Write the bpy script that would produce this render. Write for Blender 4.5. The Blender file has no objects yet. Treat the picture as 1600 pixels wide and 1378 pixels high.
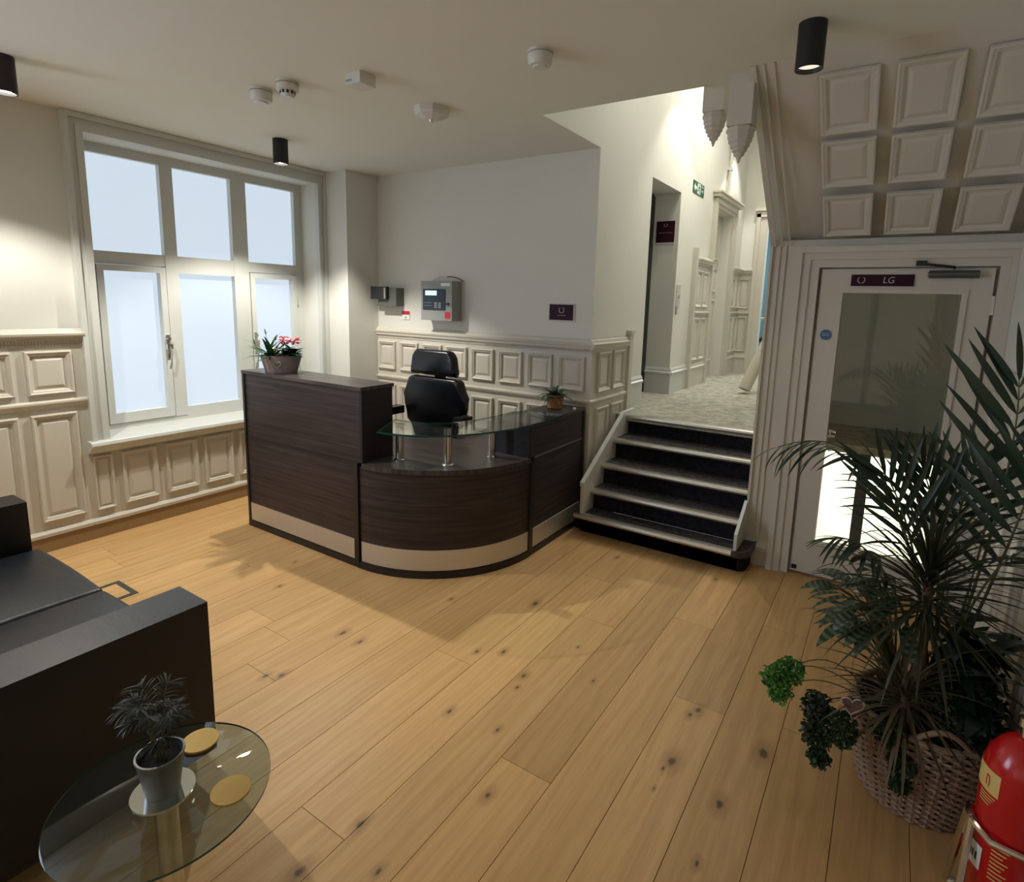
import bpy, bmesh, math, random
from mathutils import Vector, Matrix, Euler
random.seed(7)
R = math.radians
PI = math.pi
sc = bpy.context.scene
col = sc.collection

# ------------------------------------------------------------ camera
F, CX, CY = 894.058, 818.5, 618.713
YAW, PITCH, ROLL = 0.568830, 0.161981, 0.027241
cd = bpy.data.cameras.new('camera'); cam = bpy.data.objects.new('camera', cd); col.objects.link(cam)
cd.sensor_fit = 'HORIZONTAL'; cd.sensor_width = 36; cd.lens = F / 1600 * 36
cd.shift_x = -(CX - 800) / 1600; cd.shift_y = (CY - 689) / 1600
cd.clip_start = 0.05
_f = Vector((-math.sin(YAW) * math.cos(PITCH), math.cos(YAW) * math.cos(PITCH), -math.sin(PITCH)))
_r = Vector((math.cos(YAW), math.sin(YAW), 0)); _u = _r.cross(_f)
r2 = _r * math.cos(ROLL) + _u * math.sin(ROLL); u2 = -_r * math.sin(ROLL) + _u * math.cos(ROLL)
M = Matrix((r2, u2, -_f)).transposed().to_4x4(); M.translation = Vector((0, 0, 1.7))
cam.matrix_world = M
sc.camera = cam

# ------------------------------------------------------------ view + world + light levels
sc.view_settings.view_transform = 'Standard'; sc.view_settings.look = 'None'
sc.view_settings.gamma = 1; sc.view_settings.use_curve_mapping = False
sc.view_settings.exposure = 0.6
w = bpy.data.worlds.new('world'); sc.world = w; w.use_nodes = True
w.node_tree.nodes['Background'].inputs[0].default_value = (0.75, 0.85, 1, 1)
w.node_tree.nodes['Background'].inputs[1].default_value = 0.25
WARM = (1.0, 0.86, 0.64); NEUT = (1.0, 0.945, 0.85)
P_LEFT1, P_LEFT2, P_RIGHT, P_FILL_SPOT, P_BACK, P_CORR, P_VOID = 80, 52, 4, 7, 0.01, 36, 9
PANE_LIGHT = 0.64; WING = .7; REAR_FILL_LIGHT = .15; SIDE_FILL_LIGHT = 5.2

# ------------------------------------------------------------ materials
def new_mat(name):
    m = bpy.data.materials.new(name); m.use_nodes = True
    nt = m.node_tree; return m, nt, nt.nodes['Principled BSDF']
def N(nt, t, **k):
    n = nt.nodes.new(t)
    for a, b in k.items(): setattr(n, a, b)
    return n
def mix(nt, f, a, b, bt='MIX'):
    n = N(nt, 'ShaderNodeMix', data_type='RGBA', blend_type=bt)
    for s, v in ((0, f), (6, a), (7, b)):
        if hasattr(v, 'links'): nt.links.new(v, n.inputs[s])
        elif v is not None:
            n.inputs[s].default_value = v if s == 0 else (*v[:3], 1)
    return n.outputs[2]
def math_(nt, op, a, b=None, c=None):
    n = N(nt, 'ShaderNodeMath', operation=op)
    for i, v in enumerate((a, b, c)):
        if v is None: continue
        if hasattr(v, 'links'): nt.links.new(v, n.inputs[i])
        else: n.inputs[i].default_value = v
    return n.outputs[0]
def s2l(c):
    return tuple(((x / 255) / 12.92 if x / 255 <= .04045 else ((x / 255 + .055) / 1.055) ** 2.4) for x in c)
def plain(name, rgb, rough=.5, metal=0, noise=.06, scale=12, bump=0, bscale=60, spec=.5, coat=0):
    m, nt, p = new_mat(name)
    c = s2l(rgb)
    p.inputs['Roughness'].default_value = rough; p.inputs['Metallic'].default_value = metal
    p.inputs['Specular IOR Level'].default_value = spec
    p.inputs['Coat Weight'].default_value = coat
    g = N(nt, 'ShaderNodeNewGeometry')
    n = N(nt, 'ShaderNodeTexNoise'); n.inputs['Scale'].default_value = scale; n.inputs['Detail'].default_value = 3
    nt.links.new(g.outputs['Position'], n.inputs['Vector'])
    a = tuple(x * (1 - noise) for x in c); b = tuple(min(1, x * (1 + noise)) for x in c)
    nt.links.new(mix(nt, n.outputs['Fac'], a, b), p.inputs['Base Color'])
    if bump:
        n2 = N(nt, 'ShaderNodeTexNoise'); n2.inputs['Scale'].default_value = bscale; n2.inputs['Detail'].default_value = 4
        nt.links.new(g.outputs['Position'], n2.inputs['Vector'])
        bp = N(nt, 'ShaderNodeBump'); bp.inputs['Strength'].default_value = bump; bp.inputs['Distance'].default_value = .01
        nt.links.new(n2.outputs['Fac'], bp.inputs['Height']); nt.links.new(bp.outputs['Normal'], p.inputs['Normal'])
    return m
def emis(name, rgb, strength, dark=None):
    m, nt, p = new_mat(name)
    p.inputs['Base Color'].default_value = (*s2l(rgb), 1)
    p.inputs['Emission Color'].default_value = (*s2l(rgb), 1); p.inputs['Emission Strength'].default_value = strength
    p.inputs['Roughness'].default_value = .3
    if dark is not None: p.inputs['Base Color'].default_value = (*s2l(dark), 1)
    return m
def glass(name, tint, edge=.04, rough=0.0):
    m, nt, p = new_mat(name); nt.nodes.remove(p)
    out = nt.nodes['Material Output']
    t = N(nt, 'ShaderNodeBsdfTransparent'); t.inputs[0].default_value = (*tint, 1)
    g = N(nt, 'ShaderNodeBsdfGlossy'); g.inputs['Roughness'].default_value = rough
    fr = N(nt, 'ShaderNodeFresnel'); gg = N(nt, 'ShaderNodeNewGeometry')
    nt.links.new(math_(nt, 'ADD', math_(nt, 'MULTIPLY', gg.outputs['Backfacing'], 1 / 1.5 - 1.5), 1.5), fr.inputs[0])
    mx = N(nt, 'ShaderNodeMixShader')
    nt.links.new(fr.outputs[0], mx.inputs[0]); nt.links.new(t.outputs[0], mx.inputs[1]); nt.links.new(g.outputs[0], mx.inputs[2])
    nt.links.new(mx.outputs[0], out.inputs[0])
    return m

KNOTS = [(-1.558, 2.617, .022), (-1.014, 1.422, .016), (-1.979, 2.377, .012), (-1.261, 2.04, .016), (-1.243, 1.955, .010), (-1.165, 1.697, .012),
         (-1.392, 1.668, .014), (-1.444, 2.138, .014), (-1.161, 2.384, .008), (-0.526, 2.275, .018), (-0.548, 2.227, .013), (-0.529, 1.938, .024),
         (-0.247, 2.181, .028), (-0.33, 1.847, .021), (-0.333, 1.589, .012), (-1.292, 1.098, .018), (-1.125, 1.02, .013), (-1.319, 0.886, .02),
         (-2.079, 1.788, .016), (-0.781, 3.538, .015), (-1.421, 3.458, .014), (-0.982, 2.191, .009), (-0.546, 1.889, .009),
         (-0.542, 1.782, .006), (-2.167, 1.411, .016), (-1.552, 2.062, .012), (-2.209, 1.793, .018), (-2.221, 1.367, .014), (-2.9, 1.9, .014), (-3.1, 2.15, .01)]
def oak():
    m, nt, p = new_mat('oak_planks')
    g = N(nt, 'ShaderNodeNewGeometry'); oi = N(nt, 'ShaderNodeObjectInfo')
    L = nt.links.new
    off = N(nt, 'ShaderNodeVectorMath', operation='SCALE'); off.inputs[0].default_value = (3.1, 17.3, 5.7)
    L(math_(nt, 'MULTIPLY', oi.outputs['Random'], 9.0), off.inputs[3])
    add = N(nt, 'ShaderNodeVectorMath', operation='ADD'); L(g.outputs['Position'], add.inputs[0]); L(off.outputs[0], add.inputs[1])
    # knots distort the grain
    sep = N(nt, 'ShaderNodeSeparateXYZ'); L(g.outputs['Position'], sep.inputs[0])
    kn = None; halo = None
    wob = N(nt, 'ShaderNodeTexNoise'); wob.inputs['Scale'].default_value = 45; L(g.outputs['Position'], wob.inputs['Vector'])
    for (x, y, r) in KNOTS:
        dx = math_(nt, 'MULTIPLY', math_(nt, 'SUBTRACT', sep.outputs[0], x), 1.15)
        dy = math_(nt, 'MULTIPLY', math_(nt, 'SUBTRACT', sep.outputs[1], y), .62)
        d = math_(nt, 'SQRT', math_(nt, 'ADD', math_(nt, 'MULTIPLY', dx, dx), math_(nt, 'MULTIPLY', dy, dy)))
        q = math_(nt, 'DIVIDE', d, r * .72)
        kn = q if kn is None else math_(nt, 'MINIMUM', kn, q)
    knw = math_(nt, 'ADD', kn, math_(nt, 'MULTIPLY', math_(nt, 'SUBTRACT', wob.outputs['Fac'], .5), 1.1))
    mp = N(nt, 'ShaderNodeMapping'); mp.inputs['Scale'].default_value = (26, 1.1, 26); L(add.outputs[0], mp.inputs[0])
    n1 = N(nt, 'ShaderNodeTexNoise'); n1.inputs['Scale'].default_value = 1.6; n1.inputs['Detail'].default_value = 8; n1.inputs['Roughness'].default_value = .6
    n1.inputs['Distortion'].default_value = .9
    L(mp.outputs[0], n1.inputs['Vector'])
    mp2 = N(nt, 'ShaderNodeMapping'); mp2.inputs['Scale'].default_value = (5, .55, 5); L(add.outputs[0], mp2.inputs[0])
    n2 = N(nt, 'ShaderNodeTexNoise'); n2.inputs['Scale'].default_value = 1.2; n2.inputs['Detail'].default_value = 3; L(mp2.outputs[0], n2.inputs['Vector'])
    # cathedral rings
    wv = N(nt, 'ShaderNodeTexWave', wave_type='RINGS', rings_direction='Y'); wv.inputs['Scale'].default_value = 2.2
    wv.inputs['Distortion'].default_value = 7; wv.inputs['Detail'].default_value = 3; wv.inputs['Detail Scale'].default_value = 1.4
    mp3 = N(nt, 'ShaderNodeMapping'); mp3.inputs['Scale'].default_value = (4.5, .8, 4); L(add.outputs[0], mp3.inputs[0]); L(mp3.outputs[0], wv.inputs['Vector'])
    A, B, C_ = s2l((204, 162, 104)), s2l((176, 131, 78)), s2l((220, 182, 126))
    c = mix(nt, n2.outputs['Fac'], A, C_)
    gr = math_(nt, 'SMOOTH_MIN', math_(nt, 'MULTIPLY', math_(nt, 'SUBTRACT', n1.outputs['Fac'], .42), 2.6), 1.0, .1)
    gr = math_(nt, 'MAXIMUM', gr, 0.0)
    c = mix(nt, math_(nt, 'MULTIPLY', gr, .55), c, B)
    c = mix(nt, math_(nt, 'MULTIPLY', wv.outputs['Fac'], .20), c, s2l((170, 128, 80)))
    # board tone
    hv = N(nt, 'ShaderNodeHueSaturation')
    L(oi.outputs['Color'], hv.inputs['Value'])
    L(c, hv.inputs['Color']); c = hv.outputs[0]
    mr = N(nt, 'ShaderNodeMapRange'); mr.inputs[1].default_value = .9; mr.inputs[2].default_value = 3.4; mr.inputs[3].default_value = .40; mr.inputs[4].default_value = 0
    L(knw, mr.inputs[0]); c = mix(nt, mr.outputs[0], c, s2l((120, 84, 58)))
    mr = N(nt, 'ShaderNodeMapRange'); mr.inputs[1].default_value = .45; mr.inputs[2].default_value = 1.05; mr.inputs[3].default_value = .74; mr.inputs[4].default_value = 0
    L(knw, mr.inputs[0]); c = mix(nt, mr.outputs[0], c, s2l((46, 30, 24)))
    L(c, p.inputs['Base Color'])
    L(math_(nt, 'ADD', math_(nt, 'MULTIPLY', n1.outputs['Fac'], .2), .36), p.inputs['Roughness'])
    p.inputs['Specular IOR Level'].default_value = .32
    bp = N(nt, 'ShaderNodeBump'); bp.inputs['Strength'].default_value = .12; bp.inputs['Distance'].default_value = .004
    L(n1.outputs['Fac'], bp.inputs['Height']); L(bp.outputs['Normal'], p.inputs['Normal'])
    return m
def walnut(name, scale, dark=(33, 27, 28), light=(68, 57, 55), rough=.42):
    m, nt, p = new_mat(name); L = nt.links.new
    g = N(nt, 'ShaderNodeNewGeometry')
    mp = N(nt, 'ShaderNodeMapping'); mp.inputs['Scale'].default_value = scale; L(g.outputs['Position'], mp.inputs[0])
    n1 = N(nt, 'ShaderNodeTexNoise'); n1.inputs['Scale'].default_value = 1; n1.inputs['Detail'].default_value = 9; n1.inputs['Roughness'].default_value = .68
    n1.inputs['Distortion'].default_value = .5
    L(mp.outputs[0], n1.inputs['Vector'])
    cr = N(nt, 'ShaderNodeValToRGB'); cr.color_ramp.elements[0].position = .36; cr.color_ramp.elements[1].position = .66
    cr.color_ramp.elements[0].color = (*s2l(dark), 1); cr.color_ramp.elements[1].color = (*s2l(light), 1)
    L(n1.outputs['Fac'], cr.inputs[0]); L(cr.outputs[0], p.inputs['Base Color'])
    p.inputs['Roughness'].default_value = rough; p.inputs['Specular IOR Level'].default_value = .35
    bp = N(nt, 'ShaderNodeBump'); bp.inputs['Strength'].default_value = .1; bp.inputs['Distance'].default_value = .003
    L(n1.outputs['Fac'], bp.inputs['Height']); L(bp.outputs['Normal'], p.inputs['Normal'])
    return m
def leather(name, rgb, rough=.36, creases=.25):
    m, nt, p = new_mat(name); L = nt.links.new
    p.inputs['Base Color'].default_value = (*s2l(rgb), 1); p.inputs['Roughness'].default_value = rough
    p.inputs['Specular IOR Level'].default_value = .5
    g = N(nt, 'ShaderNodeNewGeometry')
    v = N(nt, 'ShaderNodeTexVoronoi'); v.inputs['Scale'].default_value = 420; L(g.outputs['Position'], v.inputs['Vector'])
    mp = N(nt, 'ShaderNodeMapping'); mp.inputs['Scale'].default_value = (3, 9, 6); L(g.outputs['Position'], mp.inputs[0])
    n = N(nt, 'ShaderNodeTexNoise'); n.inputs['Scale'].default_value = 1.7; n.inputs['Detail'].default_value = 4; L(mp.outputs[0], n.inputs['Vector'])
    b1 = N(nt, 'ShaderNodeBump'); b1.inputs['Strength'].default_value = .12; b1.inputs['Distance'].default_value = .001; L(v.outputs['Distance'], b1.inputs['Height'])
    b2 = N(nt, 'ShaderNodeBump'); b2.inputs['Strength'].default_value = creases; b2.inputs['Distance'].default_value = .03; L(n.outputs['Fac'], b2.inputs['Height'])
    L(b1.outputs['Normal'], b2.inputs['Normal']); L(b2.outputs['Normal'], p.inputs['Normal'])
    return m
def brushed(name, rgb, rough=.38):
    m, nt, p = new_mat(name); L = nt.links.new
    g = N(nt, 'ShaderNodeNewGeometry')
    mp = N(nt, 'ShaderNodeMapping'); mp.inputs['Scale'].default_value = (3, 3, 400); L(g.outputs['Position'], mp.inputs[0])
    n = N(nt, 'ShaderNodeTexNoise'); n.inputs['Scale'].default_value = 1; n.inputs['Detail'].default_value = 2; L(mp.outputs[0], n.inputs['Vector'])
    L(mix(nt, n.outputs['Fac'], tuple(x * .85 for x in s2l(rgb)), s2l(rgb)), p.inputs['Base Color'])
    p.inputs['Metallic'].default_value = 1; p.inputs['Roughness'].default_value = rough
    return m
def leafmat(name, a, b, rough=.45, stripe=0):
    m, nt, p = new_mat(name); L = nt.links.new
    oi = N(nt, 'ShaderNodeObjectInfo'); g = N(nt, 'ShaderNodeNewGeometry')
    n = N(nt, 'ShaderNodeTexNoise'); n.inputs['Scale'].default_value = 30; L(g.outputs['Position'], n.inputs['Vector'])
    f = math_(nt, 'MULTIPLY', math_(nt, 'ADD', oi.outputs['Random'], n.outputs['Fac']), .5)
    c = mix(nt, f, s2l(a), s2l(b))
    if stripe:
        tc = N(nt, 'ShaderNodeTexCoord')
        wv = N(nt, 'ShaderNodeTexWave', bands_direction='X'); wv.inputs['Scale'].default_value = 14; wv.inputs['Distortion'].default_value = 1.5
        L(tc.outputs['Object'], wv.inputs['Vector'])
        c = mix(nt, math_(nt, 'MULTIPLY', math_(nt, 'GREATER_THAN', wv.outputs['Fac'], .55), .8), c, s2l((84, 106, 72)))
    L(c, p.inputs['Base Color']); p.inputs['Roughness'].default_value = rough
    return m
def carpet(name, a, b, sc1=140):
    m, nt, p = new_mat(name); L = nt.links.new
    g = N(nt, 'ShaderNodeNewGeometry')
    n = N(nt, 'ShaderNodeTexNoise'); n.inputs['Scale'].default_value = sc1; n.inputs['Detail'].default_value = 6; L(g.outputs['Position'], n.inputs['Vector'])
    n2 = N(nt, 'ShaderNodeTexNoise'); n2.inputs['Scale'].default_value = sc1 / 5; n2.inputs['Detail'].default_value = 4; L(g.outputs['Position'], n2.inputs['Vector'])
    cr = N(nt, 'ShaderNodeValToRGB'); cr.color_ramp.elements[0].position = .38; cr.color_ramp.elements[1].position = .62
    cr.color_ramp.elements[0].color = (*s2l(a), 1); cr.color_ramp.elements[1].color = (*s2l(b), 1)
    L(math_(nt, 'MULTIPLY', math_(nt, 'ADD', n.outputs['Fac'], n2.outputs['Fac']), .5), cr.inputs[0]); L(cr.outputs[0], p.inputs['Base Color'])
    p.inputs['Roughness'].default_value = .95; p.inputs['Specular IOR Level'].default_value = .1
    bp = N(nt, 'ShaderNodeBump'); bp.inputs['Strength'].default_value = .6; bp.inputs['Distance'].default_value = .01
    L(n.outputs['Fac'], bp.inputs['Height']); L(bp.outputs['Normal'], p.inputs['Normal'])
    return m

PLASTER = plain('plaster', (221, 221, 213), .75, noise=.02, scale=3, bump=.08, bscale=90)
CEIL = plain('ceiling_paint', (226, 226, 215), .85, noise=.02, scale=2, bump=.05, bscale=70)
PUTTY = plain('putty_paint', (205, 200, 187), .48, noise=.03, scale=6, bump=.06, bscale=30)
SATIN = plain('satin_white', (205, 208, 203), .35, noise=.02, scale=5)
SKIRT = plain('brown_skirting', (150, 122, 84), .5, noise=.06, scale=8)
OAK = oak()
WAL = walnut('walnut_side', (1.6, 1.6, 48)); WALTOP = walnut('walnut_top', (1.5, 46, 1.5), (46, 41, 41), (88, 80, 77), .35)
WALTOPY = walnut('walnut_top_return', (46, 1.5, 1.5), (48, 40, 40), (78, 68, 65), .35)
EDGE = plain('dark_edging', (30, 26, 28), .4, noise=.1)
STEEL = brushed('brushed_steel', (226, 224, 218), .52)
CHROME = plain('chrome', (215, 212, 205), .16, 1, noise=.02)
NOSE = plain('aluminium_nosing', (206, 202, 192), .34, 1, noise=.1, scale=40)
BLACK = plain('black_powder_coat', (16, 18, 22), .5, noise=.05)
PLAST = plain('black_plastic', (18, 19, 22), .4, noise=.05)
LEATHER = leather('sofa_leather', (13, 17, 22), .42, .06)
CHLEATH = leather('chair_leather', (10, 12, 18), .24, .08); SEATL = leather('seat_leather', (16, 21, 26), .38, .14)
GLASS = glass('clear_glass', (.90, .955, .93))
SMOKE = glass('table_glass', (.70, .77, .76))
DGLASS = glass('door_glass', (.86, .87, .82))
GEDGE = plain('glass_edge', (22, 74, 64), .1, noise=.05)
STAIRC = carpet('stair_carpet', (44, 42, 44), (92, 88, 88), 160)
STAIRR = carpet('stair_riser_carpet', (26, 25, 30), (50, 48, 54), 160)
CARP = carpet('corridor_carpet', (138, 138, 124), (196, 194, 178), 90)
PANE = emis('frosted_pane', (204, 219, 233), PANE_LIGHT, (110, 116, 122))
LENS = emis('lamp_lens', (255, 244, 225), 40); DIMLENS = emis('dim_lamp_lens', (225, 215, 195), .8)
WPLAST = plain('white_plastic', (212, 211, 204), .4, noise=.02)
GREYBOX = plain('grey_enamel', (150, 152, 148), .4, noise=.03)
BURG = plain('burgundy_sign', (50, 20, 36), .5, noise=.04, spec=.15)
SILV = plain('silver_letter', (196, 190, 192), .4, noise=.03)
RED = plain('red_enamel', (190, 14, 22), .22, noise=.04, coat=.3)
CREAM = plain('cream_label', (222, 196, 120), .5, noise=.03)
REDP = plain('red_print', (200, 40, 50), .5, noise=.02)
GREEN = plain('sign_green', (12, 92, 70), .4, noise=.03)
WHITE = plain('white_print', (232, 234, 230), .5, noise=.01)
BLUE = plain('blue_sticker', (46, 98, 150), .4, noise=.03)
GOLD = plain('gold_cork', (190, 158, 84), .42, .35, noise=.08, scale=60)
MIRROR = plain('mirror', (225, 232, 228), .03, 1, noise=0)
POTM = brushed('pot_metal', (128, 130, 128), .45)
SOIL = plain('soil', (28, 22, 18), .95, noise=.3, scale=60, bump=.6, bscale=80)
WICK = plain('wicker', (162, 136, 114), .6, noise=.28, scale=26)
WICK2 = plain('wicker_small', (176, 120, 78), .6, noise=.3, scale=80, bump=.4, bscale=120)
KENT = leafmat('palm_leaf', (14, 34, 24), (34, 62, 40)); DRAC = leafmat('dracaena_leaf', (26, 34, 20), (54, 60, 32))
CORD = leafmat('bronze_leaf', (74, 62, 48), (110, 96, 68)); CAL = leafmat('calathea_leaf', (12, 32, 22), (24, 50, 32), stripe=1)
FERN = leafmat('fern_leaf', (48, 108, 38), (96, 164, 62)); DFERN = leafmat('dark_fern_leaf', (18, 40, 22), (34, 66, 32))
BROAD = leafmat('broad_leaf', (12, 30, 20), (26, 52, 32), .3)
STEM = plain('stem', (86, 92, 58), .6, noise=.2, scale=40); BARK = plain('bark', (104, 84, 62), .8, noise=.3, scale=50, bump=.5)
PINK = leafmat('pink_petal', (226, 70, 88), (244, 150, 150)); WPET = leafmat('cream_petal', (226, 226, 196), (240, 238, 222))
TUB = plain('grey_washed_wood', (146, 132, 130), .7, noise=.25, scale=22)
TUBMARK = plain('cream_mark', (198, 188, 160), .7, noise=.1)
BLUEW = plain('blue_wall', (104, 138, 146), .5, noise=.08, scale=3)
LCD = emis('lcd_screen', (180, 215, 225), .8)

# ------------------------------------------------------------ mesh helpers
class MB:
    def __init__(s): s.bm = bmesh.new()
    def box(s, x0, x1, y0, y1, z0, z1, mi=0):
        v = [s.bm.verts.new((x, y, z)) for z in (z0, z1) for y in (y0, y1) for x in (x0, x1)]
        for f in ((0, 2, 3, 1), (4, 5, 7, 6), (0, 1, 5, 4), (2, 6, 7, 3), (0, 4, 6, 2), (1, 3, 7, 5)):
            q = s.bm.faces.new([v[i] for i in f]); q.material_index = mi
        return s
    def poly(s, pts, off, mi=0):        # closed polygon extruded by vector off
        a = [s.bm.verts.new(p) for p in pts]; b = [s.bm.verts.new(Vector(p) + Vector(off)) for p in pts]
        n = len(pts); s.bm.faces.new(a[::-1]).material_index = mi; s.bm.faces.new(b).material_index = mi
        for i in range(n): s.bm.faces.new((a[i], a[(i + 1) % n], b[(i + 1) % n], b[i])).material_index = mi
        return s
    def lathe(s, prof, c=(0, 0, 0), n=32, axis='Z', sx=1, sy=1, cap=True):
        rings = []
        for (r, z) in prof:
            ring = []
            for i in range(n):
                a = 2 * PI * i / n; x, y = r * math.cos(a) * sx, r * math.sin(a) * sy
                p = (x, y, z) if axis == 'Z' else ((x, z, y) if axis == 'Y' else (z, x, y))
                ring.append(s.bm.verts.new(Vector(p) + Vector(c)))
            rings.append(ring)
        for a, b in zip(rings, rings[1:]):
            for i in range(n): s.bm.faces.new((a[i], a[(i + 1) % n], b[(i + 1) % n], b[i]))
        if cap: s.bm.faces.new(rings[0][::-1]); s.bm.faces.new(rings[-1])
        return s
    def tube(s, pts, r, n=8, closed=False):
        pts = [Vector(p) for p in pts]; rings = []; m = len(pts)
        for i, p in enumerate(pts):
            if closed: t = pts[(i + 1) % m] - pts[i - 1]
            else: t = pts[min(i + 1, m - 1)] - pts[max(i - 1, 0)]
            t.normalize(); up = Vector((0, 0, 1)) if abs(t.z) < .95 else Vector((1, 0, 0))
            a = t.cross(up).normalized(); b = t.cross(a)
            rr = r[i] if isinstance(r, (list, tuple)) else r
            rings.append([s.bm.verts.new(p + (a * math.cos(2 * PI * k / n) + b * math.sin(2 * PI * k / n)) * rr) for k in range(n)])
        prs = list(zip(rings, rings[1:])) + ([(rings[-1], rings[0])] if closed else [])
        for a, b in prs:
            for k in range(n): s.bm.faces.new((a[k], a[(k + 1) % n], b[(k + 1) % n], b[k]))
        if not closed: s.bm.faces.new(rings[0][::-1]); s.bm.faces.new(rings[-1])
        return s
    def mesh(s, name, mats, smooth=False, bevel=0, seg=2):
        if bevel:
            es = [e for e in s.bm.edges if len(e.link_faces) == 2 and e.calc_face_angle(0) > .5]
            bmesh.ops.bevel(s.bm, geom=es, offset=bevel, segments=seg, affect='EDGES', profile=.6)
        bmesh.ops.recalc_face_normals(s.bm, faces=s.bm.faces)
        me = bpy.data.meshes.new(name); s.bm.to_mesh(me); s.bm.free()
        for m in (mats if isinstance(mats, (list, tuple)) else [mats]): me.materials.append(m)
        if smooth:
            me.polygons.foreach_set('use_smooth', [True] * len(me.polygons))
            me.set_sharp_from_angle(angle=R(38))
        return me
    def build(s, name, mats, parent=None, smooth=False, bevel=0, seg=2, **k):
        return link(name, s.mesh(name, mats, smooth, bevel, seg), parent, **k)
def link(name, me, parent=None, loc=None, rot=None, scale=None, label=None, cat=None, group=None, kind=None):
    o = bpy.data.objects.new(name, me); col.objects.link(o)
    if parent:
        o.parent = parent
        if parent.type == 'EMPTY' and parent.location.length > 0: o.matrix_parent_inverse = Matrix.Translation(parent.location).inverted()
    if loc is not None: o.location = loc
    if rot is not None: o.rotation_euler = rot
    if scale is not None: o.scale = scale
    return tag(o, label, cat, group, kind)
def tag(o, label=None, cat=None, group=None, kind=None):
    if label: o['label'] = label
    if cat: o['category'] = cat
    if group: o['group'] = group
    if kind: o['kind'] = kind
    return o
def thing(name, label, cat, loc=(0, 0, 0), group=None, kind=None):
    o = bpy.data.objects.new(name, None); col.objects.link(o); o.location = loc; o.empty_display_size = .05
    return tag(o, label, cat, group, kind)
def box(name, x0, x1, y0, y1, z0, z1, mat, parent=None, bevel=0, seg=2, **k):
    return MB().box(x0, x1, y0, y1, z0, z1).build(name, mat, parent, bevel=bevel, seg=seg, **k)
def text(name, s, size, mat, parent, mtx, depth=.0006, align='CENTER', xs=1, shear=0):
    cu = bpy.data.curves.new(name, 'FONT'); cu.body = s; cu.size = size; cu.extrude = depth; cu.align_x = align; cu.align_y = 'CENTER'; cu.shear = shear
    t = bpy.data.objects.new(name, cu); col.objects.link(t)
    dg = bpy.context.evaluated_depsgraph_get()
    me = bpy.data.meshes.new_from_object(t.evaluated_get(dg)); bpy.data.objects.remove(t)
    me.transform(Matrix.Diagonal((xs, 1, 1, 1))); me.transform(mtx)
    me.materials.clear(); me.materials.append(mat); me.name = name
    o = link(name, me, parent); return o
def face_y(x, y, z):     # text facing -Y
    return Matrix.Translation((x, y, z)) @ Matrix.Rotation(R(90), 4, 'X')
def face_x(x, y, z):     # text facing +X, reading towards +Y
    return Matrix.Translation((x, y, z)) @ Matrix.Rotation(R(90), 4, 'Z') @ Matrix.Rotation(R(90), 4, 'X')

# raised wainscot panel in local XY (front = +Z)
_pc = {}
def panel_mesh(w_, h_, mat, deep=1.0):
    key = (round(w_, 3), round(h_, 3), mat.name, deep)
    if key in _pc: return _pc[key]
    bm = bmesh.new(); rings = []
    prof = [(0, 0), (.002, .020), (.010, .023), (.018, .017), (.026, .015), (.034, -.002), (.040, -.003), (.044, .001), (.060, .009)]
    k = min(1, min(w_, h_) / .22)
    for ins, z in prof:
        a, b = w_ / 2 - ins * k, h_ / 2 - ins * k
        rings.append([bm.verts.new((x, y, z * deep)) for x, y in ((-a, -b), (a, -b), (a, b), (-a, b))])
    for r0, r1 in zip(rings, rings[1:]):
        for i in range(4): bm.faces.new((r0[i], r0[(i + 1) % 4], r1[(i + 1) % 4], r1[i]))
    bm.faces.new(rings[-1])
    me = bpy.data.meshes.new('panel'); bm.to_mesh(me); bm.free(); me.materials.append(mat); _pc[key] = me
    return me
def panel_px(parent, X, y0, y1, z0, z1, mat=None):     # on a wall facing +X
    return link('panel', panel_mesh(y1 - y0, z1 - z0, mat or PUTTY), parent, (X, (y0 + y1) / 2, (z0 + z1) / 2), (R(90), 0, R(90)))
def panel_ny(parent, Y, x0, x1, z0, z1, mat=None):     # on a wall facing -Y
    return link('panel', panel_mesh(x1 - x0, z1 - z0, mat or PUTTY), parent, ((x0 + x1) / 2, Y, (z0 + z1) / 2), (R(90), 0, 0))
def panel_nx(parent, X, y0, y1, z0, z1, mat=None):
    return link('panel', panel_mesh(y1 - y0, z1 - z0, mat or PUTTY), parent, (X, (y0 + y1) / 2, (z0 + z1) / 2), (R(90), 0, R(-90)))
def prof_x(name, prof, X, y0, y1, mat, parent=None, s=1, **k):   # prof = (out, z), wall facing +X (s=1) or -X (s=-1)
    return MB().poly([(X + s * o, y0, z) for o, z in prof], (0, y1 - y0, 0)).build(name, mat, parent, **k)
def prof_y(name, prof, Y, x0, x1, mat, parent=None, **k):
    return MB().poly([(x0, Y - o, z) for o, z in prof], (x1 - x0, 0, 0)).build(name, mat, parent, **k)

CZ = 2.812; WX = -4.51; BY = 3.92; SX = -1.915; DY = 3.93; RX = .50; UF = .80; VZ = 4.25

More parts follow.
